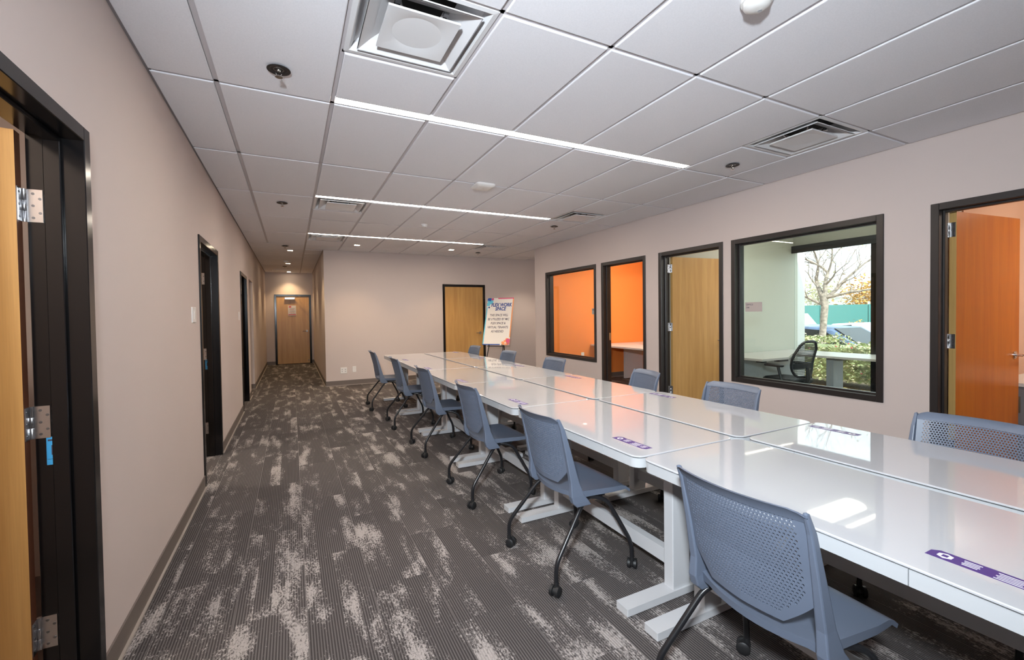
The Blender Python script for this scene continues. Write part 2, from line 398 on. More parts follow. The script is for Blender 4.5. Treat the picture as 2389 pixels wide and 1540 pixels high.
# wall angle
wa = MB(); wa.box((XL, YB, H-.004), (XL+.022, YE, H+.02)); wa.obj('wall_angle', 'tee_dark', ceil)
wa = MB(); wa.box((XR-.022, YB, H-.003), (XR, YR, H+.02)); wa.obj('wall_angle', 'tee', ceil)
wa = MB(); wa.box((XC, YF-.022, H-.003), (5.6, YF, H+.02)); wa.obj('wall_angle', 'tee', ceil)
wa = MB(); wa.box((XC-.022, YF, H-.003), (XC, YE, H+.02)); wa.obj('wall_angle', 'tee', ceil)
# office ceilings
MB().box((XR+TH, NY0, H), (XO, RY1, H+.08)).obj('ceiling_offices', 'tile', kind='structure')

# baseboards: cove base, its toe coloured pale to paint in the highlight
def base(name, P, segs):
    b = empty(name, kind='structure'); m = MB(P); t = MB(P)
    for a, c in segs:
        m.box((a, -.008, 0), (c, 0, .102)); t.box((a, -.020, 0), (c, -.008, .009))
    m.obj('cove_strip', 'base', b); t.obj('toe', 'toe_highlight', b)
base('baseboard_left', PL, [(YB, LD1[0]), (LD1[1], LD2[0]), (LD2[1], LD3[0]), (LD3[1], LOP[0]), (LOP[1], YE)])
base('baseboard_right', PR, [(YB, RD3[0]), (RD3[1], RD2[0]), (RD2[1], RD1[0]), (RD1[1], YR)])
base('baseboard_far', PF, [(XC, FD[0]), (FD[1], 5.6)])
base('baseboard_corridor_end', PE, [(XL, ED[0]), (ED[1], XC)])
base('baseboard_corridor_right', lambda u, d, z: (XC+d, u, z), [(YF, YE)])
base('baseboard_orange', lambda u, d, z: (u, RY1+d, z), [(XR+TH, XO)])
base('baseboard_opening', lambda u, d, z: (u, LOP[1]+d, z), [(XL-1.4, XL)])

# ------------------------------------------------------------------ door and window frames
def frame(P, o, m, parent, face=.052, d0=-.012, d1=.145, sill=False, name='door_frame', stop=True):
    u0, u1, z0, z1 = o; b = MB(P)
    parts = [(u0, u0+face, z0, z1), (u1-face, u1, z0, z1), (u0+face, u1-face, z1-face, z1)]
    if sill: parts.append((u0+face, u1-face, z0, z0+face))
    for a, c, e, f in parts:
        b.box((a+.010, 0 if 0 else d0+.010, e), (c-.010 if 0 else c, d1-.010, f)) if 0 else b.box((a, d0, e), (c, d1, f))
    if stop:
        s = .016; q0, q1 = .050, .096
        b.box((u0+face, q0, z0), (u0+face+s, q1, z1-face)); b.box((u1-face-s, q0, z0), (u1-face, q1, z1-face))
        b.box((u0+face+s, q0, z1-face-s), (u1-face-s, q1, z1-face))
        if sill: b.box((u0+face+s, q0, z0+face), (u1-face-s, q1, z0+face+s))
    fo = b.obj(name, m, parent)
    bv = fo.modifiers.new('bevel', 'BEVEL'); bv.width = .0025; bv.segments = 1; bv.limit_method = 'ANGLE'
    return fo
def lever(parent, loc, face_dir, along, name='lever_handle', m='chrome'):
    """face_dir: unit vector out of the leaf face, along: lever direction"""
    f = Vector(face_dir); a = Vector(along); c = Vector(loc); b = MB()
    z = Vector((0, 0, 1))
    def disc(r, h0, h1):
        b.ring_loft([[tuple(c+f*h+r*(math.cos(2*PI*k/18)*a+math.sin(2*PI*k/18)*z)) for k in range(18)] for h in (h0, h1)])
    disc(.033, 0, .008); disc(.026, .008, .012); disc(.011, .010, .055)
    pts = [c+f*.05-a*.006, c+f*.055+a*.02, c+f*.055+a*.07, c+f*.05+a*.115]
    b.tube(pts, [.011, .010, .009, .0075], 8)
    return b.obj(name, m, parent, smooth=True)
def leaf_mesh(w, h, t, m='door_wood', edge='door_edge'):
    """leaf in its own space: hinge edge at x=0, runs along +x, thickness towards -y, bottom at z=0"""
    b = MB().box((0, -t, 0), (w, 0, h)); me = b.mesh('door_leaf', m); me.materials.append(MATS[edge])
    for p in me.polygons:
        if abs(p.normal.x) > .9: p.material_index = 1
    return me
def hinge(parent, P, u, d, zc, side=1, m='steel'):
    """jamb plate lying on the jamb at u, knuckle at depth d; plate extends towards the main room"""
    h = .057; b = MB(P); b.box((u-.0005, d-.045, zc-h), (u-side*.003, d-.001, zc+h))
    o = b.obj('hinge', m, parent)
    for k, (dd, zz) in enumerate(((.016, .042), (.034, .025), (.016, .0), (.034, -.025), (.016, -.042))):
        s = MB(P); c = (u-side*.003, d-.004-dd, zc+zz); ring = []
        for hh in (0, .0012): ring.append([(c[0]-side*hh, c[1]+.0045*math.cos(2*PI*q/8), c[2]+.0045*math.sin(2*PI*q/8)) for q in range(8)])
        s.ring_loft(ring); s.obj('screw', 'screw', o)
    return o
def knuckle(parent, loc, h=.057, m='steel'):
    MB().lathe([(.007, -h), (.007, -.02), (.0062, -.019), (.007, -.018), (.007, .018), (.0062, .019), (.007, .02), (.007, h)], loc, 10).obj('hinge_knuckle', m, parent, smooth=True)

def swing_door(name, P, o, piv, ang, w, h, leafm, edge, hinge_z, frame_m, side, lever_side, t=.0445, z0=.012):
    d = empty(name, kind='structure')
    frame(P, o, frame_m, d)
    lf = bpy.data.objects.new('door_leaf', leaf_mesh(w, h, t, leafm, edge)); COL.objects.link(lf); lf.parent = d
    lf.location = (piv[0], piv[1], z0); lf.rotation_euler = (0, 0, ang)
    return d, lf
# right wall -----------------------------------------------------------------
ox = XR+.148
def right_door(name, o, ang, leafm, zt, hz):
    d = empty(name, kind='structure'); frame(PR, o, 'bronze', d)
    u = o[1]-.052; w = .914
    lf = bpy.data.objects.new('door_leaf', leaf_mesh(w, zt-.012, .0445, leafm, 'door_edge')); COL.objects.link(lf); lf.parent = d
    lf.location = (ox+.008, u-.004, .012); lf.rotation_euler = (0, 0, ang)
    lever(lf, (w-.07, -.0445, .985), (0, -1, 0), (-1, 0, 0) if 0 else (1, 0, 0) if name == 'door_4' else (-1, 0, 0))
    for z in hz:
        hinge(d, PR, u, .148, z); knuckle(d, (ox+.004, u-.002, z))
        pl = MB().box((-.002, -.040, z-.012-.057), (-.0002, -.004, z-.012+.057)).obj('hinge', 'steel', lf)
        for zz in (.042, 0, -.042):
            MB().lathe([(.0045, -.0032), (.0045, -.002)], (0, -.024, z-.012+zz), 8, 'x').obj('screw', 'screw', pl)
    return d, lf
D1, _ = right_door('door_2', RD2, math.radians(-7), 'door_wood', 2.155, (2.0, 1.20, .33))
D3, near_leaf = right_door('door_4', RD3, math.radians(-6.3), 'door_red', 2.158, (2.02, 1.14, .30))
d = empty('door_3', kind='structure'); frame(PR, RD1, 'bronze', d)          # orange office: leaf swung out of sight behind the wall
lf = bpy.data.objects.new('door_leaf', leaf_mesh(.90, 2.14, .0445, 'door_wood', 'door_edge')); COL.objects.link(lf); lf.parent = d
lf.location = (ox+.01, RD1[0]+.053, .012); lf.rotation_euler = (0, 0, math.radians(-2)); lever(lf, (.84, 0, .985), (0, 1, 0), (-1, 0, 0))
MB(PR).box((RD1[1]-.0525-.002, .097, .96), (RD1[1]-.0522, .132, 1.08)).obj('strike_plate', 'steel', d)
def rwindow(name, o, pane_m):
    w = empty(name, kind='structure'); frame(PR, o, 'bronze', w, sill=True, name='window_frame')
    f = .06; MB(PR).box((o[0]+f, .070, o[2]+f), (o[1]-f, .076, o[3]-f)).obj('pane', pane_m, w)
    return w
w1 = rwindow('window_1', RW1, 'pane_clear'); w2 = rwindow('window_2', RW2, 'pane')
# left wall ------------------------------------------------------------------
lx = XL-.148
for i, (o, nm) in enumerate(((LD1, 'door_5'), (LD2, 'door_6'), (LD3, 'door_7'))):
    d = empty(nm, kind='structure'); frame(PL, o, 'black', d)
    u = o[1]-.052; zt = o[3]-.056
    lf = bpy.data.objects.new('door_leaf', None); 
    me = MB().box((-.914, -.0445, 0), (0, 0, zt-.012)).mesh('door_leaf', 'door_wood'); me.materials.append(MATS['door_edge_red'])
    for p in me.polygons:
        if abs(p.normal.x) > .9: p.material_index = 1
    bpy.data.objects.remove(lf); lf = bpy.data.objects.new('door_leaf', me); COL.objects.link(lf); lf.parent = d
    lf.location = (lx-.008, u-.004, .012); lf.rotation_euler = (0, 0, math.radians(4 if i == 0 else -2))
    lever(lf, (-.84, -.0445, .985), (0, -1, 0), (1, 0, 0))
    for z in (1.80, 1.04, .29):
        hinge(d, PL, u, .148, z); knuckle(d, (lx-.002, u-.002, z))
        pl = MB().box((.0002, -.040, z-.012-.057), (.002, -.004, z-.012+.057)).obj('hinge', 'steel', lf)
        for zz in (.042, 0, -.042):
            MB().lathe([(.0045, .002), (.0045, .0032)], (0, -.024, z-.012+zz), 8, 'x').obj('screw', 'screw', pl)
    if i < 2:
        s = MB(PL).box((u-.0012, .090, .885), (u-.0002, .116, .985)).obj('frame_label', 'sticker', d)
        for (a, b, c, e) in ((.094, .112, .970, .976), (.097, .103, .920, .955), (.092, .114, .905, .906)):
            MB(PL).box((u-.0016, a, c), (u-.0011, b, e)).obj('label_print', 'ink', s)
# the bare side opening has painted drywall jambs; the far wall door and corridor door are shut
def shut_door(name, P, o, fm, lever_u, lsign):
    d = empty(name, kind='structure'); frame(P, o, fm, d)
    u0, u1 = o[0]+.055, o[1]-.055
    lf = MB(P).box((u0, .006, .012), (u1, .048, o[3]-.056)).obj('door_leaf', 'door_wood', d)
    lever(lf, P(lever_u, .006, .985), Vector(P(0, -1, 0))-Vector(P(0, 0, 0)), (lsign, 0, 0), m='chrome')
    return d, lf
fd, fleaf = shut_door('door_1', PF, FD, 'black', FD[1]-.13, -1)
ed, eleaf = shut_door('door_8', PE, ED, 'black', ED[1]-.13, -1)
# door closer, kick stop on the corridor door
b = MB(PE); b.box((-.42, -.05, 1.95), (-.16, .006, 2.0)); b.obj('door_closer', 'steel', eleaf)
b = MB(); b.tube([(-.18, YE-.03, 2.0), (.0, YE-.16, 2.03), (-.08, YE-.03, 2.05)], .009, 6); b.obj('closer_arm', 'steel', eleaf)
MB(PE).lathe([(.016, -.02), (.016, .006)], (.19, 0, .1), 12, 'y').obj('door_stop', 'chrome', eleaf)

# exterior glazing of the office: dark storefront frame
w3 = empty('window_3', kind='structure'); b = MB()
for y0, y1 in ((.39, .475), (OY0, OY0+.06)): b.box((XO-.02, y0, .05), (XO+.09, y1, 2.40))
b.box((XO-.02, OY0, .05), (XO+.09, OY1, .11)); b.box((XO-.02, OY0, 2.385), (XO+.09, OY1, 2.475))
b.obj('window_frame', 'black', w3)
for y0, y1 in ((.475, OY1), (OY0+.06, .39)): MB().box((XO+.03, y0, .11), (XO+.036, y1, 2.385)).obj('pane', 'pane_clear', w3)
MB().box((XO-.055, OY0, 2.37), (XO-.021, OY1, 2.49)).obj('shade_box', 'task_black', w3)

# ------------------------------------------------------------------ tables
TZ = .75; TLn, TW = 1.208, .652
def make_table():
    t = empty('work_table')
    hx, hy = TW/2, TLn/2
    b = MB(); o = rrect(-hx, -hy, hx, hy, .05); i = rrect(-hx+.004, -hy+.004, hx-.004, hy-.004, .047)
    b.ring_loft([[(x, y, TZ-.006) for x, y in o], [(x, y, TZ-.002) for x, y in o], [(x, y, TZ) for x, y in i]])
    b.obj('glass_top', 'top', t)
    # the apron in two lengths with a seam near the camera end; the strip under the glass is coloured dark for its shadow line
    MB().prism(rrect(-hx+.010, -hy+.010, hx-.010, hy-.010, .042), TZ-.011, TZ-.006).obj('shadow_strip', 'rubber', t)
    def side(y0, y1, cut):      # outline of one length of apron
        r = .046; pts = []
        full = rrect(-hx+.003, -hy+.003, hx-.003, hy-.003, r)
        if cut == 'far': return [(x, max(y, y0)) for x, y in full]
        return [(x, min(y, y1)) for x, y in full]
    ys = -hy+.245
    MB().prism(side(ys+.0012, 0, 'far'), TZ-.054, TZ-.011).obj('apron', 'apron', t, smooth=True)
    MB().prism(side(0, ys-.0012, 'near'), TZ-.054, TZ-.011).obj('control_box', 'apron', t, smooth=True)
    for s in (-1, 1):
        y = s*(hy-.082)
        MB().prism(rrect(-.352, y-.040, .310, y+.040, .004, 2), .006, .040).obj('foot', 'white_metal', t)
        cl = MB().prism(rrect(-.057, y-.030, .057, y+.030, .004, 2), .040, .62).obj('column', 'white_metal', t)
        MB().prism(rrect(-.050, y-.0255, .050, y+.0255, .004, 2), .62, TZ-.054).obj('inner_column', 'white_metal', cl)
        for x in (-.325, .285): MB().lathe([(.014, 0), (.014, .006)], (x, y, 0), 10).obj('glide', 'rubber', t)
    MB().box((-.022, -(hy-.112), .122), (.022, hy-.112, .196)).obj('stretcher', 'white_metal', t)
    MB().box((-.05, -hy+.15, TZ-.085), (.05, hy-.15, TZ-.055)).obj('top_rail', 'white_metal', t)
    # cable clips under the stretcher
    return t
TB = make_table()
JY = [-1.51+1.22*k for k in range(-1, 6)]      # -2.73 ... 4.59
ordn = ['first', 'second', 'third', 'fourth', 'fifth', 'sixth']
tables = []
for row, cx in (('corridor', 1.427), ('window', 2.108)):
    for k in range(6):
        t = TB if not tables else copy_tree(TB)
        y = (JY[k]+JY[k+1])/2; x = cx; rz = 0
        if k == 1: x += .012
        if k == 0: x += .022 if row == 'corridor' else .045; rz = 0 if row == 'corridor' else .016
        if row == 'window': y -= .004; rz += PI
        t.location = (x, y, 0); t.rotation_euler = (0, 0, rz)
        side_txt = 'row beside the bare left wall' if row == 'corridor' else 'row beside the office windows'
        tag(t, 'white glass-topped table, %s from the far wall in the %s' % (ordn[5-k], side_txt), 'table', 'white work tables pushed together')
        tables.append((row, k, t))

# purple strip stickers on the tabletops, lying flat
def sticker_mesh():
    L, Wd = .235, .052
    base_ = MB().prism([(-Wd/2, -L/2+.02), (-Wd/2+.012, -L/2), (Wd/2, -L/2), (Wd/2, L/2-.015), (Wd/2-.015, L/2), (-Wd/2, L/2)], 0, .0006).mesh('table_sticker', 'purple')
    hexm = MB(); hexm.ring_loft([[(.017*math.cos(a), .017*math.sin(a), z) for a in [2*PI*k/6 for k in range(6)]] for z in (.0006, .0009)]); hexm = hexm.mesh('padlock_emblem', 'inkwhite')
    inner = MB(); inner.box((-.007, -.006, .0009), (.007, .006, .0012)); inner = inner.mesh('padlock_body', 'purple')
    lines = []
    for y0, n, w in ((.035, 4, .034), (-.035, 5, .05), (-.085, 4, .028)):
        b = MB()
        for i in range(n):
            x = .014-.0085*i; ww = w*(1-.15*(i % 2)); b.box((x-.0018, y0-ww/2, .0006), (x+.0018, y0+ww/2, .0009))
        lines.append(b.mesh('text_lines', 'inkwhite'))
    return base_, hexm, inner, lines
SB, SH, SI, SLn = sticker_mesh()
ST = [('corridor', k) for k in range(6)]+[('window', k) for k in range(0, 6)]
for row, k in ST:
    t = [q for q in tables if q[0] == row and q[1] == k][0][2]
    lx_, ly_ = (-TW/2+.135, -TLn/2+.19) if row == 'corridor' else (-TW/2+.125, -TLn/2+.15)
    if row == 'corridor' and k == 0: ly_ = -TLn/2+.135
    rz = 0
    M = Matrix.Translation(t.location) @ Matrix.Rotation(t.rotation_euler[2], 4, 'Z') @ Vector((lx_, ly_, TZ))
    s = inst('table_sticker', SB, tuple(M), rz+t.rotation_euler[2])
    tag(s, 'flat purple notice strip on the %s table from the far wall, %s' % (ordn[5-k], 'left wall row' if row == 'corridor' else 'window row'), 'sticker', 'purple notice strips on the tabletops')
    e = inst('padlock_emblem', SH, (0, .085, 0), 0, s); inst('padlock_body', SI, (0, 0, 0), 0, e)
    for lm_ in SLn: inst('text_lines', lm_, (0, 0, 0), 0, s)
    MBp = MB()
    for i in range(5): MBp.box((-.055, -.03-.02*i, 0), (-.051, -.022-.02*i, .0002))
    inst('touch_icons', MBp.mesh('touch_icons', 'grey_print'), (0, .06, .0), 0, s)

# ------------------------------------------------------------------ chairs
def xb(z):
    q = max(0, (z-.832)/.036)
    return -.078-.108*((z-.44)/.425)-.016*q*q
def bulge(y, z): return .040*(1-min(1, (y/.213))**2)+.022*max(0, (.66-z)/.17)*(1-.5*abs(y)/.2)
def SBk(y, z, off=0): return (xb(z)-bulge(y, z)+off, y, z)
def hw(z):
    if z >= .60: return .213
    return .213-(.213-.120)*((.60-z)/.105)**1.25
def chair_back():
    b = MB(); th = .005
    def sheet(poly):     # list of (y,z) quads on both faces
        a = [b.pt(SBk(y, z)) for y, z in poly]; c = [b.pt(SBk(y, z, th)) for y, z in poly]
        b.f.append(a); b.f.append(c[::-1])
    z0, z1 = .522, .838; ch = .0108; rows = int((z1-z0)/ch); ch = (z1-z0)/rows; cw = .0110
    def strip(za, zb, ya0, ya1, yb0, yb1, n=10):
        for i in range(n):
            t0, t1 = i/n, (i+1)/n
            sheet([(ya0+(ya1-ya0)*t0, za), (ya0+(ya1-ya0)*t1, za), (yb0+(yb1-yb0)*t1, zb), (yb0+(yb1-yb0)*t0, zb)])
    for r in range(rows):
        za, zb = z0+r*ch, z0+(r+1)*ch; zm = (za+zb)/2
        h = min(hw(za), hw(zb)); n = int((2*(h-.024))/cw); n -= (n % 2) != (r % 2)
        yl = -n*cw/2
        for k in range(n):
            y0 = yl+k*cw; y1 = y0+cw; ym = (y0+y1)/2
            rx, rz = cw*.29, ch*.36
            outer = [(y0, za), (ym, za), (y1, za), (y1, zb), (ym, zb), (y0, zb)]
            inner = [(ym-rx, zm-rz*.55), (ym, zm-rz), (ym+rx, zm-rz*.55), (ym+rx, zm+rz*.55), (ym, zm+rz), (ym-rx, zm+rz*.55)]
            fo = [b.pt(SBk(*p)) for p in outer]; fi = [b.pt(SBk(*p)) for p in inner]
            bo = [b.pt(SBk(*p, th)) for p in outer]; bi = [b.pt(SBk(*p, th)) for p in inner]
            for q in range(6):
                w = (q+1) % 6
                b.f.append([fo[q], fo[w], fi[w], fi[q]]); b.f.append([bo[w], bo[q], bi[q], bi[w]]); b.f.append([fi[q], fi[w], bi[w], bi[q]])
        ha, hb = hw(za), hw(zb)
        strip(za, zb, -ha, yl, -hb, yl, 2); strip(za, zb, -yl, ha, -yl, hb, 2)
        for s in (-1, 1):    # outer rim
            p = [SBk(s*ha, za), SBk(s*hb, zb), SBk(s*hb, zb, th), SBk(s*ha, za, th)]; b.quad(*p)
    # solid bottom border and solid top border
    zz = [.497, .510, z0]
    for za, zb in zip(zz, zz[1:]): strip(za, zb, -hw(za), hw(za), -hw(zb), hw(zb), 12)
    for i in range(12):
        h = hw(.497); y0, y1 = -h+2*h*i/12, -h+2*h*(i+1)/12
        b.quad(SBk(y0, .497), SBk(y1, .497), SBk(y1, .497, th), SBk(y0, .497, th))
    for s in (-1, 1):
        for za, zb in zip(zz, zz[1:]): b.quad(SBk(s*hw(za), za), SBk(s*hw(zb), zb), SBk(s*hw(zb), zb, th), SBk(s*hw(za), za, th))
    return b
def chair_rail():       # flared rail along the top edge
    b = MB(); rings = []; n = 22
    for i in range(n+1):
        t = -1+2*i/n; y = .222*t; drop = .020*max(0, abs(t)-.86)/.14
        r = []
        for z, o in ((.832, -.002), (.850, -.003), (.868-drop, -.006), (.868-drop, .003), (.850, .010), (.832, .009)):
            yy = max(-.213, min(.213, y)); p = SBk(yy, min(z, .868)); r.append((p[0]+o, y, z))
        rings.append(r)
    return b.ring_loft(rings)
def chair_upright(s):
    b = MB(); rings = []
    for z, xo, wx, wy in ((.392, .030, .090, .034), (.415, .012, .098, .036), (.450, -.006, .080, .034), (.52, -.003, .052, .030), (.66, .0, .038, .024), (.80, 0, .026, .018), (.862, 0, .016, .014)):
        xc = xb(max(z, .44))+xo+.010; y = s*(.216+.004*(z < .5))
        rings.append([(xc-wx*.55, y-wy/2, z), (xc+wx*.45, y-wy/2, z), (xc+wx*.45, y+wy/2, z), (xc-wx*.55, y+wy/2, z)])
    return b.ring_loft(rings)
def chair_seat():
    b = MB(); nx, ny = 12, 12; top = []; bot = []
    for i in range(nx+1):
        t = i/nx; rt = []; rb = []
        for j in range(ny+1):
            s = -1+2*j/ny
            xr = -.085-.050*(1-s*s); xf = .288-.018*s*s
            x = xr+(xf-xr)*t; hwid = .205+.024*min(1, t*1.5)
            y = s*hwid
            z = .452+.010*s*s*(1-t)-.010*math.sin(PI*t)*(1-s*s)-.030*max(0, (t-.82)/.18)**2+.006*max(0, (.2-t)/.2)*(1-s*s)
            thk = .016+.010*(abs(s) > .95)*(t < .9)
            rt.append(b.pt((x, y, z))); rb.append(b.pt((x+.004*(t < .05), y*.985, z-thk-.010*(1-t))))
        top.append(rt); bot.append(rb)
    for i in range(nx):
        for j in range(ny):
            b.f.append([top[i][j], top[i+1][j], top[i+1][j+1], top[i][j+1]]); b.f.append([bot[i][j], bot[i][j+1], bot[i+1][j+1], bot[i+1][j]])
    for i in range(nx):
        b.f.append([top[i][0], bot[i][0], bot[i+1][0], top[i+1][0]]); b.f.append([top[i][ny], top[i+1][ny], bot[i+1][ny], bot[i][ny]])
    for j in range(ny):
        b.f.append([top[0][j], top[0][j+1], bot[0][j+1], bot[0][j]]); b.f.append([top[nx][j], bot[nx][j], bot[nx][j+1], top[nx][j+1]])
    return b
def chair_leg(fx, s):
    r0 = -1 if fx < 0 else 1
    if fx < 0: pts = [(-.240, s*.268, .062), (-.240, s*.268, .150), (-.062, s*.222, .375), (-.010, s*.196, .408), (.06, s*.18, .413)]
    else: pts = [(.244, s*.268, .062), (.240, s*.268, .150), (.118, s*.224, .385), (.06, s*.20, .411), (.0, s*.18, .414)]
    return MB().tube(fillet(pts, .05, 4), .0115, 10)
def caster_mesh(yaw):
    b = MB(); R = .0265
    for s in (-1, 1): b.lathe([(R*.80, .007*s), (R, .009*s), (R, .023*s), (R*.86, .026*s), (.006, .027*s)], (-.012, 0, R), 16, 'y')
    b.lathe([(R*.72, -.0075), (R*.72, .0075)], (-.012, 0, R), 12, 'y')
    b.lathe([(.006, .045), (.0125, .046), (.0125, .066), (.009, .068)], (0, 0, 0), 10)
    b.box((-.016, -.007, R), (.009, .007, .050))
    b.v = [(x*math.cos(yaw)-y*math.sin(yaw), x*math.sin(yaw)+y*math.cos(yaw), z) for x, y, z in b.v]
    return b.mesh('caster', 'rubber', True)
CM = [caster_mesh(a) for a in (.5, 2.2, 3.9, 5.3, 1.2)]
def make_chair():
    c = empty('office_chair')
    chair_seat().obj('seat', 'plastic', c, smooth=True)
    bk = chair_back().obj('backrest', 'plastic', c); chair_rail().obj('top_rail', 'plastic', bk, smooth=True)
    for s in (-1, 1):
        u = chair_upright(s).obj('back_upright', 'plastic', c); m = u.modifiers.new('bevel', 'BEVEL'); m.width = .005; m.segments = 2
        MB().box((-.035, s*.185-.012, .406), (.12, s*.185+.012, .428)).obj('seat_bracket', 'tube', c)
    for q, (fx, s) in enumerate(((-1, -1), (-1, 1), (1, -1), (1, 1))):
        l = chair_leg(fx, s).obj('leg', 'tube', c, smooth=True)
        inst('caster', CM[q], (-.240 if fx < 0 else .244, s*.268, 0), 0, l)
    MB().tube([(.03, -.19, .416), (.03, .19, .416)], .009, 8).obj('cross_tube', 'tube', c, smooth=True)
    return c
CH = make_chair()
chairs = [('left', 1.135, -2.115, 0), ('left', 1.132, -.895, .0), ('left', 1.128, .238, .0), ('left', 1.132, 1.545, .02), ('left', 1.098, 2.78, -.02), ('left', 1.030, 4.05, -.02),
          ('right', 2.446, -2.125, PI+.0), ('right', 2.418, -.85, PI), ('right', 2.450, .10, PI-.24), ('right', 2.39, 1.535, PI), ('right', 2.39, 2.81, PI+.0), ('right', 2.388, 4.14, PI)]
for n, (sd, x, y, rz) in enumerate(chairs):
    c = CH if n == 0 else copy_tree(CH)
    c.location = (x, y, 0); c.rotation_euler = (0, 0, rz)
    o = ordn[5-(n % 6)]
    if sd == 'left': lb = 'blue-grey mesh-back chair on casters, %s from the far wall on the left wall side' % o
    else: lb = 'blue-grey mesh-back chair tucked in on the office window side, %s from the far wall' % o
    tag(c, lb, 'chair', 'blue-grey chairs along the tables')

# ------------------------------------------------------------------ ceiling fixtures
for i, y in enumerate(LAMP_Y):
    lbl = ['long linear ceiling light, third from the far wall', 'long linear ceiling light, second from the far wall', 'long linear ceiling light closest to the far wall'][i]
    e = empty('linear_light', (0, y, H)); tag(e, lbl, 'ceiling light', 'linear ceiling lights')
    MB().box((.013, LW0-.004, -.006), (5*G-.013, LW0, .012)).box((.013, LW1, -.006), (5*G-.013, LW1+.004, .012)).box((.013, LW0, .008), (5*G-.013, LW1, .012)).box((.010, LW0-.004, -.006), (.013, LW1+.004, .012)).box((5*G-.013, LW0-.004, -.006), (5*G-.010, LW1+.004, .012)).obj('housing', 'white', e)
    MB().box((.014, LW0+.0005, -.003), (5*G-.014, LW1-.0005, .004)).obj('lens', 'lamp', e)
def sq(h, z): return [(-h, -h, z), (h, -h, z), (h, h, z), (-h, h, z)]
def make_diffuser():
    e = empty('air_diffuser'); a = G/2-.006
    b = MB(); rings = [sq(a, .012), sq(a, -.004), sq(a-.022, -.006), sq(a-.028, -.002), sq(.255, .030), sq(.17, .075), sq(.15, .085)]
    b.ring_loft(rings, cap=False); b.obj('frame', 'diffuser', e)
    MB().ring_loft([sq(.16, .0855), sq(.16, .095)]).obj('duct_shade', 'duct_shade', e)  # black plate stands for the shade in the opening above
    # middle cone: an open square ring sloping up to the neck
    b = MB(); b.ring_loft([sq(.242, -.014), sq(.242, -.008), sq(.185, .026), sq(.125, .052), sq(.123, .050), sq(.183, .022), sq(.238, -.014)], cap=False)
    b.obj('middle_cone', 'diffuser', e)
    # centre plate: dished square with a round boss
    n = 32; b = MB(); 
    def sqring(h, z): 
        out = []
        for k in range(n):
            a_ = 2*PI*k/n; c, s = math.cos(a_), math.sin(a_); m_ = max(abs(c), abs(s)); out.append((h*c/m_, h*s/m_, z))
        return out
    def cir(r, z): return [(r*math.cos(2*PI*k/n), r*math.sin(2*PI*k/n), z) for k in range(n)]
    b.ring_loft([sqring(.162, -.010), sqring(.163, -.020), sqring(.159, -.020), cir(.115, -.010), cir(.062, -.001), cir(.060, -.004), cir(.014, -.005), cir(.012, -.001), cir(.003, -.001)])
    b.obj('centre_plate', 'diffuser', e, smooth=True)
    for k in range(4):
        a_ = PI/4+PI/2*k; c, s = math.cos(a_), math.sin(a_)
        MB().tube([(.10*c, .10*s, .0), (.155*c, .155*s, .075)], .006, 6).obj('spring_arm', 'steel', e)
        MB().box((.155*c-.012, .155*s-.012, .04), (.155*c+.012, .155*s+.012, .07)).obj('clip', 'steel', e)
    return e
DM = make_diffuser()
dl = ['square air diffuser above the left walkway, nearest the bare left wall entrance', 'square air diffuser against the second linear light from the far wall, walkway end', 'square air diffuser against the linear light closest to the far wall, walkway end', 'square air diffuser near the office window with the tree view', 'square air diffuser above the orange office, at the end of a linear light', 'square air diffuser at the alcove corner near the far wall']
dl[0] = 'square air diffuser before the third linear light, on the walkway side'
for i, (c, y) in enumerate(DIFF):
    d = DM if i == 0 else copy_tree(DM)
    d.location = (G*c+G/2, y+G/2, H); tag(d, dl[i], 'air vent', 'square ceiling diffusers')
d = copy_tree(DM); d.location = (-.46, 11.1, H); tag(d, 'square air diffuser above the corridor end door', 'air vent', 'square ceiling diffusers')
def make_sprinkler():
    e = empty('sprinkler')
    MB().lathe([(.058, -.009), (.058, -.012), (.052, -.0135), (.040, -.010), (.037, .010), (.012, .012), (.012, .02)], (0, 0, 0), 24).obj('escutcheon', 'sprink', e, smooth=True)
    MB().lathe([(.026, -.004), (.026, -.009), (.022, -.009), (.022, -.004)], (0, 0, 0), 20).obj('inner_ring', 'steel', e)
    b = MB(); b.lathe([(.009, .0), (.009, -.014), (.006, -.018)], (0, 0, 0), 10)
    for s in (-1, 1): b.tube([(s*.007, 0, -.014), (s*.013, 0, -.03), (s*.003, 0, -.046)], .0025, 6)
    b.lathe([(.003, -.018), (.003, -.044)], (0, 0, 0), 8); b.obj('frame_arms', 'chrome', e, smooth=True)
    b = MB(); b.lathe([(.006, -.046), (.019, -.047), (.019, -.0485), (.005, -.050)], (0, 0, 0), 16); b.obj('deflector', 'chrome', e, smooth=True)
    return e
SP = make_sprinkler()
sl = [((-.29, -.308), 'dark sprinkler head above the walkway, fourth from the corridor end'), ((-.325, 2.815), 'dark sprinkler head above the walkway, third from the corridor end'), ((3.359, -.287), 'sprinkler head beyond the end of the third linear light, office side'), ((3.35, 2.771), 'sprinkler head beside the diffuser above the orange office'), ((3.339, 5.846), 'sprinkler head beside the alcove corner diffuser'), ((-.335, 6.30), 'sprinkler head at the corridor mouth'), ((-.386, 9.996), 'sprinkler head inside the corridor')]
for i, ((x, y), lb) in enumerate(sl):
    s = SP if i == 0 else copy_tree(SP); s.location = (x, y, H-TD+.009); s.rotation_euler = (0, 0, .6*i); tag(s, lb, 'sprinkler', 'ceiling sprinkler heads')
    s.location.z = H-TD+.0
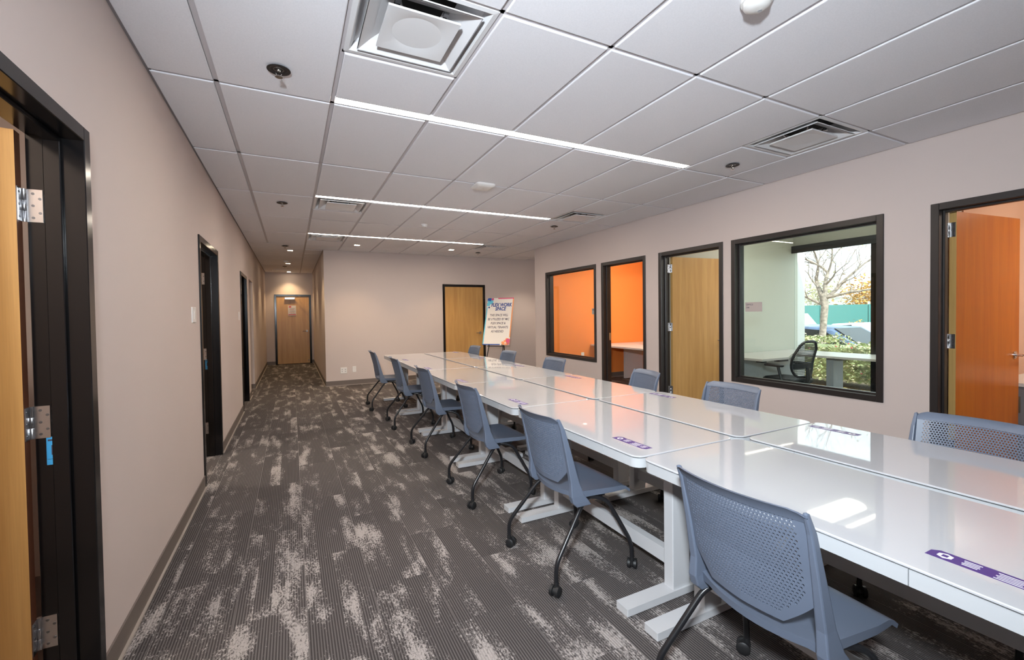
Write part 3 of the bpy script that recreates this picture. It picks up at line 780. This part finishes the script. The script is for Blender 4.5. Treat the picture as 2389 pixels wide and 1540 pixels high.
# wireless access point, smoke detectors, square downlights
ap = empty('access_point', (1.541, 1.239, H)); tag(ap, 'white rounded square wireless access point on the ceiling grid', 'access point')
b = MB(); b.ring_loft([[(x, y, z) for x, y in rrect(-h, -h, h, h, .03)] for h, z in ((.085, -.003), (.102, -.012), (.104, -.028), (.092, -.040), (.06, -.044))]); b.obj('body', 'white', ap, smooth=True)
MB().box((-.10, -.014, -.004), (.10, .014, .0)).obj('mounting_bar', 'tee', ap)
MB().lathe([(.004, -.0445), (.004, -.0455)], (0, 0, 0), 8).obj('status_light', 'grey_print', ap)
def detector(x, y, lb, r=.05):
    e = empty('smoke_detector', (x, y, H-TD)); tag(e, lb, 'smoke detector', 'round ceiling detectors')
    MB().lathe([(r, 0), (r, -.012), (r*.96, -.016)], (0, 0, 0), 24).obj('base_ring', 'white', e, smooth=True)
    MB().lathe([(r*.86, -.014), (r*.80, -.034), (r*.5, -.044), (r*.2, -.046)], (0, 0, 0), 24).obj('cover', 'white', e, smooth=True)
    MB().lathe([(r*.16, -.0455), (r*.16, -.047)], (r*.3, 0, 0), 10).obj('indicator', 'grey_print', e)
detector(1.514, 3.409, 'small white round detector between the two linear lights near the far wall')
detector(1.556, -1.775, 'large white round detector above the tables, away from the linear lights', .065)
detector(-.344, 8.815, 'round detector on the corridor ceiling', .055)
for i, (x, y, lb) in enumerate(((.872, 5.768, 'small square downlight before the far wall, left of the closed door'), (2.695, 5.697, 'small square downlight before the far wall, above the closed door'), (-.25, 6.948, 'small square downlight at the corridor mouth'), (-.303, 9.353, 'small square downlight in the middle of the corridor'), (-.295, 11.62, 'small square downlight above the corridor end door'), (4.75, 5.75, 'added unseen downlight in the alcove behind the right wall corner'))):  # the alcove one is unseen, added to brighten the far wall
    e = empty('downlight', (x, y, H-TD)); tag(e, lb, 'downlight', 'square downlights')
    b = MB(); 
    b.ring_loft([sq(.066, .002), sq(.066, -.003), sq(.052, -.003), sq(.045, .0)], cap=False); b.obj('trim_ring', 'white', e)
    MB().box((-.044, -.044, -.0012), (.044, .044, -.0004)).obj('lens', 'downlight', e)
    li = light('downlight_beam', 'SPOT', (x, y, H-TD-.02), (18, 18, 22, 18, 20, 30)[i], (1, .72, .40) if i < 5 else (1, .85, .66), to=(x, y, 0), spot_size=math.radians(105), spot_blend=.7, shadow_soft_size=.04)
# ------------------------------------------------------------------ wall plates and signs
def plate(name, P, u, z, w, h, lb, cat, kind='switch', group=None):
    e = empty(name, P(u, 0, z)); tag(e, lb, cat, group)
    Q = lambda a, d, zz: tuple(Vector(P(u+a, d, z+zz))-Vector(P(u, 0, z)))
    b = MB(Q); b.ring_loft([[(-w/2, 0, -h/2), (w/2, 0, -h/2), (w/2, 0, h/2), (-w/2, 0, h/2)], [(-w/2, -.004, -h/2), (w/2, -.004, -h/2), (w/2, -.004, h/2), (-w/2, -.004, h/2)], [(-w/2+.004, -.007, -h/2+.004), (w/2-.004, -.007, -h/2+.004), (w/2-.004, -.007, h/2-.004), (-w/2+.004, -.007, h/2-.004)]])
    b.obj('cover_plate', 'white', e)
    if kind == 'switch':
        MB(Q).box((-.017, -.0095, -.033), (.017, -.007, .033)).obj('rocker', 'white', e)
    elif kind == 'outlet':
        for s in (-1, 1):
            o = MB(Q).box((-.016, -.0085, s*.022-.014), (.016, -.007, s*.022+.014)).obj('receptacle', 'white', e)
            for a in (-.006, .006): MB(Q).box((a-.0012, -.0089, s*.022-.003), (a+.0012, -.0084, s*.022+.007)).obj('slot', 'ink', o)
    elif kind == 'data':
        for a in (-.03, .03):
            for zz in (-.02, .02): MB(Q).box((a-.009, -.0085, zz-.009), (a+.009, -.007, zz+.009)).obj('jack', 'grey_print', e)
    return e
plate('light_switch', PL, 1.12, 1.428, .145, .118, 'white switch plate on the left wall beside the second open doorway', 'switch', group='wall plates')
plate('light_switch', PL, 4.41, 1.43, .075, .118, 'white switch plate on the left wall beside the farthest left doorway', 'switch', group='wall plates')
plate('data_outlet', PF, .676, .305, .125, .125, 'wide white data plate low on the far wall by the corridor corner', 'wall outlet', 'data', group='wall plates')
plate('wall_outlet', PF, .879, .318, .072, .118, 'white power outlet low on the far wall beside the data plate', 'wall outlet', 'outlet', group='wall plates')
plate('wall_outlet', lambda u, d, z: (u, RY1+d, z), 5.235, .52, .075, .12, 'white power outlet on the orange office wall', 'wall outlet', 'outlet', group='wall plates')
# office number plates fixed on the glass
def office_sign(y0, y1, z0, z1, m, lb, lines):
    xg = XR+.070
    e = empty('office_sign', (xg, (y0+y1)/2, z0)); tag(e, lb, 'sign', 'office number plates')
    MB().box((-.004, -(y1-y0)/2, 0), (-.0005, (y1-y0)/2, z1-z0)).obj('plate', m, e)
    for i, s in enumerate(lines):
        me = text_mesh(s, .026, 'ink', 'LEFT'); t = bpy.data.objects.new('lettering', me); COL.objects.link(t); t.parent = e
        t.location = (-.0045, (y1-y0)/2-.012, (z1-z0)-.027-.032*i); t.rotation_euler = (PI/2, 0, -PI/2)
office_sign(.089, .29, 1.395, 1.50, 'signplate', 'beige office number plate on the glass of the tree-view window', ['OFFICE', '146'])
office_sign(3.01, 3.155, 1.385, 1.485, 'signplate_grey', 'grey office number plate on the glass of the orange office window', ['OFFICE', '147'] if 0 else ['OFFICE'])
# paper notice on the corridor door
pn = empty('door_notice', (-.235, YE-.001, 1.46)); tag(pn, 'white and red paper notice taped to the corridor end door', 'notice')
MB().box((-.108, -.002, 0), (.108, .004, .30)).obj('sheet', 'paper', pn)
for (a, b_, c, d_, m) in ((-.10, .10, .015, .045, 'red_print'), (-.085, -.02, .235, .285, 'red_print'), (-.06, .07, .20, .208, 'ink'), (-.07, .05, .17, .178, 'red_print'), (-.05, .08, .13, .138, 'ink'), (-.08, .06, .095, .102, 'red_print'), (-.04, .085, .065, .072, 'ink')):
    MB().box((a, -.0028, c), (b_, -.002, d_)).obj('print', m, pn)

# ------------------------------------------------------------------ easel and sign board
PSI, ALP = math.radians(43), math.radians(22)
ec = Vector((3.745, 5.895, 0))
es = empty('easel', tuple(ec), -PSI); tag(es, 'black folding easel standing in front of the far wall', 'easel')
bw, bh, bz = .63, 1.13, .735
def lean(u, s, off=0):   # point on the leaning plane: u across, s up the slope, off in front
    return (u, -off*math.cos(ALP)+s*math.sin(ALP), bz+s*math.cos(ALP)+off*math.sin(ALP)*0)
sl_ = -bz/math.cos(ALP)+.004
for u in (-.17, .17):
    MB().tube([lean(u*1.25, sl_+.01, -.03), lean(u*.55, 1.06, -.03)], .011, 8).obj('leg', 'tube', es, smooth=True)
    MB().tube([lean(u*.9, -.02, -.03), lean(u*.9, -.02, .035), lean(u*.9, .02, .04)], .007, 6).obj('peg', 'tube', es, smooth=True)
MB().tube([lean(0, 1.04, -.03), (0, .72, .012)], .011, 8).obj('leg', 'tube', es, smooth=True)
MB().tube([lean(-.2, -.03, -.03), lean(.2, -.03, -.03)], .009, 6).obj('cross_bar', 'tube', es, smooth=True)
sb = empty('sign_board', tuple(ec), -PSI); tag(sb, 'white poster board reading FLEX WORK SPACE resting on the easel', 'sign')
def slab(u0, u1, s0, s1, o0, o1, name, m, par=sb):
    b = MB(); b.ring_loft([[lean(u0, s0, o), lean(u1, s0, o), lean(u1, s1, o), lean(u0, s1, o)] for o in (o0, o1)]); return b.obj(name, m, par)
slab(-bw/2, bw/2, 0, bh, -.006, .006, 'board', 'board')
bd = .024
slab(-bw/2, -bw/2+bd, .0, bh*.80, .006, .0068, 'left_border', 'cyan'); slab(-bw/2, bw/2*.30, 0, bd, .006, .0069, 'bottom_border', 'blue')
slab(-bw/2*.2, bw/2, bh-bd, bh, .006, .0068, 'top_border', 'magenta'); slab(bw/2-bd, bw/2, bh*.16, bh-bd, .006, .0068, 'right_border', 'orange_print')
rs = random.Random(3)
def blob(u, s, r, name, m, o=.0072, n=14, par=sb):
    pts = []
    for k in range(n):
        a = 2*PI*k/n; q = r*(.65+.5*rs.random()); 
        pts.append((max(-bw/2, min(bw/2, u+q*math.cos(a))), max(0, min(bh, s+q*math.sin(a)))))
    b = MB(); b.ring_loft([[lean(x, y, oo) for x, y in pts] for oo in (.006, o)]); return b.obj(name, m, par)
blob(-bw/2+.075, bh-.075, .085, 'paint_splash', 'cyan', .0072); blob(-bw/2+.03, bh-.16, .05, 'paint_splash', 'cyan', .0073); blob(-bw/2+.045, bh-.035, .05, 'paint_splash', 'blue', .0078); blob(-bw/2+.06, bh-.23, .022, 'paint_splash', 'navy', .0075)
blob(-bw/2+.12, bh-.03, .03, 'paint_splash', 'magenta', .008)
blob(bw/2-.07, .075, .085, 'paint_splash', 'orange_print', .0072); blob(bw/2-.15, .05, .05, 'paint_splash', 'orange_print', .0073); blob(bw/2-.04, .10, .055, 'paint_splash', 'magenta', .0078); blob(bw/2-.035, .04, .035, 'paint_splash', 'red_print', .0082); blob(bw/2-.10, .05, .02, 'paint_splash', 'board', .0086)
def btext(s, size, sp, m, bold=0, u=0, sh=0):
    me = text_mesh(s, size, m, 'CENTER', bold, sh); o = bpy.data.objects.new('lettering', me); COL.objects.link(o); o.parent = sb
    o.location = lean(u, sp, .0075); o.rotation_euler = (PI/2-ALP, 0, 0)
    o.scale.x = .74
    return o
btext('FLEX WORK', .118, bh-.175, 'navy', .0045, .030, .12); btext('SPACE', .118, bh-.272, 'navy', .0045, .02, .12)
for i, s in enumerate(('THIS SPACE WILL', 'BE UTILIZED BY MIC', 'FLEX SPACE &', 'VIRTUAL TENANTS', 'AS NEEDED')):
    btext(s, .076, bh-.425-.097*i, 'ink', .0012, 0, .1)

# ------------------------------------------------------------------ office furniture
def desk(name, polys, legs, lb, loc=(0, 0, 0)):
    e = empty(name, loc); tag(e, lb, 'desk')
    for p in polys: MB().prism(p, .715, .745).obj('desktop', 'desk', e)
    for (x0, y0, x1, y1) in legs: MB().box((x0, y0, 0), (x1, y1, .715)).obj('panel_leg', 'white_metal', e)
    return e
e = desk('corner_desk', [[(5.43, .84), (6.0, .84), (6.55, 1.12), (6.62, 1.6), (5.43, 1.6)], [(6.55, 1.12), (6.62, -1.0), (7.32, -1.0), (7.32, 1.6), (6.622, 1.6)]], [(6.85, .70, 7.1, .80), (5.6, 1.5, 7.2, 1.53), (6.7, -.95, 7.2, -.92)], 'pale grey L-shaped desk in the office with the tree view')
MB().box((5.50, .88, .690), (5.58, .98, .714)).obj('height_control', 'rubber', e); MB().box((5.85, .87, .685), (6.05, .95, .714)).obj('height_control', 'rubber', e)
MB().prism([(6.86, .69), (7.06, .69), (6.96, .60)], .66, .714).obj('bracket', 'desk_edge', e)
e = desk('corner_desk', [[(5.43, 4.02), (7.3, 4.02), (7.3, 4.71), (5.43, 4.71)], [(5.43, 2.9), (6.13, 2.9), (6.13, 4.019), (5.43, 4.019)]], [(6.12, 4.42, 6.62, 4.47), (5.5, 2.95, 6.0, 2.99)], 'white L-shaped desk against the orange office wall')
e = empty('side_desk'); tag(e, 'pale desk with dark grey drawer unit behind the red-brown open door', 'desk')
MB().box((5.36, -3.6, .715), (6.3, -1.36, .745)).obj('desktop', 'desk', e)
MB().box((5.42, -1.98, .02), (6.2, -1.42, .715)).obj('drawer_unit', 'drawer_grey', e)
for z0, z1 in ((.06, .36), (.38, .69)):
    f = MB().box((5.405, -1.96, z0), (5.42, -1.44, z1)).obj('drawer_front', 'drawer_grey', e)
    MB().box((5.385, -1.56, (z0+z1)/2-.05), (5.398, -1.54, (z0+z1)/2+.09)).box((5.397, -1.555, (z0+z1)/2-.04), (5.406, -1.545, (z0+z1)/2-.03)).box((5.397, -1.555, (z0+z1)/2+.07), (5.406, -1.545, (z0+z1)/2+.08)).obj('handle', 'steel', f)
MB().box((5.5, -3.5, 0), (6.2, -3.46, .715)).obj('panel_leg', 'desk_edge', e)

def make_task_chair():
    c = empty('task_chair')       # faces +x
    b = MB()
    for k in range(5):
        a = 2*PI*k/5+.3; b.tube([(.03*math.cos(a), .03*math.sin(a), .10), (.18*math.cos(a), .18*math.sin(a), .095), (.30*math.cos(a), .30*math.sin(a), .075)], [.025, .020, .014], 8)
    b.lathe([(.045, .07), (.045, .13), (.03, .14)], (0, 0, 0), 14); b.obj('star_base', 'task_black', c, smooth=True)
    for k in range(5):
        a = 2*PI*k/5+.3; inst('caster', CM[k], (.30*math.cos(a), .30*math.sin(a), 0), a, c)
    MB().lathe([(.026, .13), (.026, .28), (.018, .281), (.018, .40)], (0, 0, 0), 12).obj('gas_column', 'task_black', c, smooth=True)
    b = MB(); b.ring_loft([[(x, y, z) for x, y in rrect(-.23+i, -.24+i, .25-i, .24-i, .09)] for z, i in ((.40, .03), (.425, .0), (.455, .0), (.475, .02), (.478, .07))]); b.obj('seat', 'task_black', c, smooth=True)
    MB().box((-.12, -.10, .36), (.12, .10, .40)).obj('mechanism', 'task_black', c)
    def bp(y, t):    # back: t 0..1 upwards
        z = .50+.49*t; x = -.235-.05*t+.045*math.sin(PI*min(1, t*1.3))*.6-.03*t*t; return (x+.035*(abs(y)/.22)**2, y, z)
    out = []
    for k in range(33):
        a = -PI*.5+2*PI*k/32
        y = .215*math.copysign(abs(math.cos(a))**.55, math.cos(a))*(1-.18*max(0, math.sin(a))); t = .5+.5*math.copysign(abs(math.sin(a))**.75, math.sin(a)); out.append(bp(y, t))
    MB().tube(out, .017, 8).obj('back_frame', 'task_black', c, smooth=True)
    # mesh weave: thin crossing strands
    b = MB()
    for i in range(1, 24):
        t = i/24; half = .205*(1-.18*max(0, 2*t-1))*(1-abs(2*t-1)**6)**.3
        for j in range(8):
            p0 = bp(-half+2*half*j/8, t); p1 = bp(-half+2*half*(j+1)/8, t)
            b.quad((p0[0], p0[1], p0[2]-.005), (p1[0], p1[1], p1[2]-.005), (p1[0], p1[1], p1[2]+.005), (p0[0], p0[1], p0[2]+.005))
    for j in range(-9, 10):
        y = j*.0205
        for i in range(2, 22):
            p0 = bp(y, i/24); p1 = bp(y, (i+1)/24)
            b.quad((p0[0], y-.004, p0[2]), (p0[0], y+.004, p0[2]), (p1[0], y+.004, p1[2]), (p1[0], y-.004, p1[2]))
    b.obj('back_mesh', 'task_mesh', c)
    MB().tube([(-.08, 0, .385), (-.25, 0, .39), (-.285, 0, .50), (-.27, 0, .64)], [.03, .03, .028, .02], 8).obj('back_spine', 'task_black', c, smooth=True)
    b = MB(); b.ring_loft([[(bp(y, .22+.14*q)[0]+.03, y, bp(y, .22+.14*q)[2]) for y in (-.19, -.1, 0, .1, .19)]+[(bp(y, .22+.14*q)[0]+.012, y, bp(y, .22+.14*q)[2]) for y in (.19, .1, 0, -.1, -.19)] for q in (0, .5, 1)]); b.obj('lumbar_pad', 'task_black', c)
    for s in (-1, 1):
        a = MB().tube(fillet([(-.16, s*.18, .40), (-.14, s*.29, .41), (-.10, s*.29, .52), (-.06, s*.285, .645)], .06, 4), [.022]+[.02]*13+[.018]*5 if 0 else .019, 8).obj('arm_post', 'task_black', c, smooth=True)
        MB().ring_loft([[(x, y+s*.285, z) for x, y in rrect(-.13+i, -.045+i, .13-i, .045-i, .03, 3)] for z, i in ((.64, .006), (.65, 0), (.665, 0), (.672, .01))]).obj('arm_pad', 'task_black', a, smooth=True)
    return c
tcx = make_task_chair(); tcx.location = (5.93, .80, 0); tcx.rotation_euler = (0, 0, math.radians(86)); tag(tcx, 'black mesh-back task chair with arms in the office with the tree view', 'chair', 'black task chairs')
tc2 = copy_tree(tcx); tc2.location = (6.50, 3.55, 0); tc2.rotation_euler = (0, 0, math.radians(150)); tag(tc2, 'black task chair mostly hidden at the orange office desk', 'chair', 'black task chairs')
# office ceiling lights: shallow curved panels
for (x, y, lb, s) in ((5.9, .25, 'curved ceiling light in the office with the tree view', 'office_lamp'), (5.8, 3.2, 'curved ceiling light in the orange office', 'orange_lamp'), (5.9, -2.9, 'curved ceiling light in the office behind the red-brown door', 'meeting_lamp')):
    e = empty('office_light', (x, y, H)); tag(e, lb, 'ceiling light', 'curved office lights')
    b = MB(); b.ring_loft([[(dx, dy, z) for dx, dy in ((-.6, -.16), (.6, -.16), (.6, .16), (-.6, .16))] for z in (-.02, 0)]); b.obj('housing', 'white', e)
    b = MB(); rings = []
    for k in range(9):
        a = PI*k/8; rings.append([(-.59, .14*math.cos(a), -.021-.05*math.sin(a)), (.59, .14*math.cos(a), -.021-.05*math.sin(a)), (.59, .13*math.cos(a), -.0205-.045*math.sin(a)), (-.59, .13*math.cos(a), -.0205-.045*math.sin(a))])
    b.ring_loft(rings); b.obj('lens', s, e, smooth=True)
for y, lb in ((-1.75, 'unseen round light added to brighten the nearest left door leaf'), (2.0, 'unseen round ceiling light in the side room behind the second left door')):  # unseen lamps; the nearest is put there to light the open leaf
    e = empty('unseen_room_light', (-1.9, y, H)); tag(e, lb, 'ceiling light', 'unseen side room lights'); MB().lathe([(.2, 0), (.2, -.03), (.17, -.05)], (0, 0, 0), 20).obj('housing', 'white', e); MB().lathe([(.165, -.0505), (.16, -.056)], (0, 0, 0), 20).obj('lens', 'unseen_room_lamp', e)

# ------------------------------------------------------------------ outside the office window
MB().box((XO+.12, -14, -.35), (10.7, 22, -.08)).obj('ground', 'soil', kind='structure')
MB().box((10.7, -30, -.62), (70, 50, -.45)).obj('ground_parking', 'asphalt', kind='structure')
MB().box((XO+.25, 1.78, -.08), (XO+.60, 2.16, 3.4)).obj('trim_1', 'ext_white', kind='structure')
# hedge
hr = random.Random(11)
def leaves(n, fn, size, r):
    b = MB()
    for _ in range(n):
        p = Vector(fn()); a = r.random()*2*PI; t = r.uniform(-.9, .9); s = size*(.6+.8*r.random())
        d1 = Vector((math.cos(a), math.sin(a), t)).normalized()*s; d2 = d1.cross(Vector((r.uniform(-1, 1), r.uniform(-1, 1), r.uniform(-1, 1)))).normalized()*s*.45
        b.quad(tuple(p-d1), tuple(p+d2), tuple(p+d1), tuple(p-d2))
    return b
hg = empty('hedge', (9.5, 2.0, -.08)); tag(hg, 'clipped green hedge with red flowers outside the office window', 'hedge')
def hpt():
    f = hr.random(); y = hr.uniform(-3, 3.2); w = .55+.10*math.sin(y*4)+.06*math.sin(y*9)
    top = .83+.07*math.sin(y*3.1)+.05*math.sin(y*7.7)
    if f < .55: return (-w+hr.gauss(0, .05), y, hr.uniform(.12, top))
    return (hr.uniform(-w, w), y, top+hr.gauss(0, .035))
MB().box((-.46, -3, .15), (.46, 3.2, .76)).obj('core', 'leaf', hg)
leaves(5200, hpt, .035, hr).obj('foliage', 'leaf', hg, kind='stuff'); leaves(3400, hpt, .030, hr).obj('foliage', 'leaf_pale', hg, kind='stuff')
fl = MB()
for _ in range(46):
    p = hpt(); fl.lathe([(.004, -.012), (.022, 0), (.012, .014)], p, 6)
fl.obj('flowers', 'flower', hg, kind='stuff')
b = leaves(1500, lambda: (hr.uniform(7.6, 9.0), hr.uniform(-1, 5), -.077+hr.random()*.02), .03, hr); o = b.obj('leaf_litter', 'litter'); tag(o, 'yellow fallen leaves on the ground before the hedge', 'leaves', kind='stuff')
# bare tree
tr = empty('bare_tree', (11.3, 3.30, -.45)); tag(tr, 'bare spreading tree with pale bark outside the office window', 'tree')
rt = random.Random(21); limbs = []
def grow(p, d, r, L, depth):
    pts = [p.copy()]; rr = [r]; n = 4; q = p.copy()
    for i in range(n):
        d = (d+Vector((rt.uniform(-.22, .22), rt.uniform(-.28, .28), rt.uniform(-.10, .16)))).normalized(); q = q+d*L/n; pts.append(q.copy()); rr.append(r*(1-.38*(i+1)/n))
    limbs.append((pts, rr, depth))
    if depth <= 0 or r < .0025: return
    for k in range(2 if depth > 4 else rt.choice((2, 2, 3))):
        nd = (d+Vector((rt.uniform(-.7, .7), rt.uniform(-.95, .95), rt.uniform(-.25, .55)))).normalized()
        grow(pts[-1], nd, rr[-1]*rt.uniform(.60, .85), L*rt.uniform(.72, .92), depth-1)
    if depth > 2:
        nd = (d+Vector((rt.uniform(-.9, .9), rt.uniform(-1.2, 1.2), rt.uniform(-.2, .4)))).normalized(); grow(pts[2], nd, rr[2]*.5, L*.7, depth-2)
        nd = (d+Vector((rt.uniform(-.9, .9), rt.uniform(-1.2, 1.2), rt.uniform(-.5, .3)))).normalized(); grow(pts[3], nd, rr[3]*.42, L*.6, depth-3)
limbs.append(([Vector((0, .06, 0)), Vector((0, .03, .8)), Vector((0, -.03, 1.4)), Vector((0, -.07, 1.95)), Vector((0, -.02, 2.25))], [.11, .085, .072, .078, .085], 9))
top_ = Vector((0, -.05, 2.15))
grow(top_, Vector((.1, .45, .9)), .06, .58, 7); grow(top_, Vector((-.1, -.30, 1)), .065, .62, 7); grow(top_, Vector((.1, -1, .30)), .045, .75, 5); grow(Vector((0, .0, 2.0)), Vector((-.2, 1, .45)), .042, .65, 5); grow(Vector((0, -.05, 2.1)), Vector((.5, -.5, .8)), .05, .7, 5)
trunk = MB(); 
for pts, rr, dp in limbs[:1]: trunk.tube(pts, rr, 12)
trunk.obj('trunk', 'bark', tr, smooth=True)
br = MB(); tw = MB()
for pts, rr, dp in limbs[1:]: (br if dp >= 3 else tw).tube(pts, rr, 6 if dp >= 3 else 4)
br.obj('branches', 'bark', tr, smooth=True, kind='stuff'); tw.obj('twigs', 'bark', tr, kind='stuff')
tips = [p[-1] for p, r_, d_ in limbs if d_ <= 1]
leaves(260, lambda: tuple(rt.choice(tips)+Vector((rt.gauss(0, .15), rt.gauss(0, .15), rt.gauss(0, .12)))), .03, rt).obj('leaves', 'leaf_pale', tr, kind='stuff')
# parked cars
def car(name, loc, prof, glassprof, wdt, paint, lb, L, rz=PI/2, rear=None):
    e = empty(name, loc, rz); tag(e, lb, 'car')
    hwid = wdt/2
    b = MB(); rings = []
    for y, s in ((-hwid, .86), (-hwid+.09, 1), (hwid-.09, 1), (hwid, .86)):
        rings.append([(x, y, .32+(z-.32)*(s if z > 1.0 else 1)) for x, z in prof])
    b.ring_loft(rings); b.obj('body', paint, e, smooth=True)
    for s in (-1, 1):
        for g in glassprof: 
            pts = [(x, s*(hwid+.004), z) for x, z in g]; pts2 = [(x, s*(hwid-.03), z) for x, z in g]; MB().ring_loft([pts, pts2]).obj('side_window', 'carglass', e)
        for x in (-L*.30, L*.31): MB().lathe([(.20, s*(hwid-.2)), (.32, s*(hwid-.19)), (.32, s*(hwid-.01)), (.2, s*hwid)], (x, 0, .32), 18, 'y').obj('wheel', 'tyre', e, smooth=True)
    return e
sed = [(-2.3, .35), (2.3, .35), (2.32, .62), (2.15, .78), (1.1, .92), (.35, 1.40), (-.75, 1.45), (-1.55, 1.05), (-2.2, .98), (-2.32, .7)]
c1 = car('parked_car', (12.8, 3.9, -.45), sed, [[(.90, .96), (.30, 1.34), (-.18, 1.37), (-.18, .96)], [(-.26, .96), (-.26, 1.37), (-.75, 1.37), (-1.25, 1.0)]], 1.8, 'carblue', 'blue sedan parked behind the hedge', 4.6, rz=-PI/2)
MB().ring_loft([[(1.08, -.7, .95), (1.08, .7, .95), (.40, .6, 1.38), (.40, -.6, 1.38)], [(1.11, -.7, .955), (1.11, .7, .955), (.43, .6, 1.385), (.43, -.6, 1.385)]]).obj('windscreen', 'carglass', c1)
suv = [(-2.3, .35), (2.3, .35), (2.32, .85), (1.3, 1.05), (.75, 1.72), (-2.1, 1.75), (-2.35, 1.05)]
c2 = car('parked_van', (19.5, 9.6, -.45), suv, [[(1.05, 1.1), (.68, 1.62), (.1, 1.64), (.1, 1.1)], [(-.0, 1.1), (-.0, 1.64), (-1.0, 1.65), (-1.0, 1.1)], [(-1.1, 1.1), (-1.1, 1.65), (-1.9, 1.62), (-2.05, 1.15)]], 1.9, 'carwhite', 'white van parked across the lot behind the tree', 4.7, rz=-PI/2)
c3 = car('parked_car', (16.8, 5.3, -.45), sed, [[(.90, .96), (.30, 1.34), (-.18, 1.37), (-.18, .96)]], 1.8, 'carwhite', 'white car parked behind the blue sedan', 4.6, rz=PI/2+.2)
MB().box((-2.34, -.8, .78), (-2.28, -.45, .9)).box((-2.34, .45, .78), (-2.28, .8, .9)).obj('tail_light', 'taillight', c3)
# teal fence and autumn trees beyond
fe = empty('screen_fence', (27, 12, -.45)); tag(fe, 'teal fabric screen fence across the parking lot', 'fence')
for k in range(-5, 6): MB().box((0, k*2.4+.02, 0), (.05, k*2.4+2.38, 2.15)).obj('panel', 'fence_teal', fe); MB().box((.05, k*2.4-.04, 0), (.12, k*2.4+.04, 2.3)).obj('post', 'steel', fe)
bl = empty('low_building', (40, 16, -.45)); tag(bl, 'low pale building beyond the teal fence', 'building'); MB().box((0, -14, 0), (6, 14, 2.9)).obj('wall', 'ext_white', bl); MB().box((-.3, -14.3, 2.9), (6.3, 14.3, 3.1)).obj('roof', 'ext_white', bl)
for i, (x, y, h) in enumerate(((33, 12.5, 4.0), (34, 16, 4.6), (32, 9.2, 4.2), (25.5, 7.9, 1.7), (25.8, 9.6, 1.2))):
    e = empty('autumn_tree' if h > 2 else 'autumn_shrub', (x, y, -.45)); 
    tag(e, ('rusty autumn tree rising over the middle of the teal fence', 'tall pale green tree behind the teal fence', 'smaller rusty autumn tree behind the teal fence, by the shrubs', 'taller pale green shrub in front of the teal fence', 'low rusty shrub in front of the teal fence')[i], 'tree' if h > 2 else 'shrub', 'autumn trees' if h > 2 else 'autumn shrubs')
    MB().tube([(0, 0, 0), (.05, 0, h*.5), (0, .05, h*.8)], [.12, .08, .04], 6).obj('stem', 'bark', e)
    leaves(900, lambda: tuple(Vector((hr.gauss(0, 1), hr.gauss(0, 1), hr.gauss(0, .8)))*h*.16+Vector((0, 0, h*.68))), .12 if h > 2 else .07, hr).obj('foliage', ('leaf_autumn', 'leaf_pale')[i % 2], e, kind='stuff')
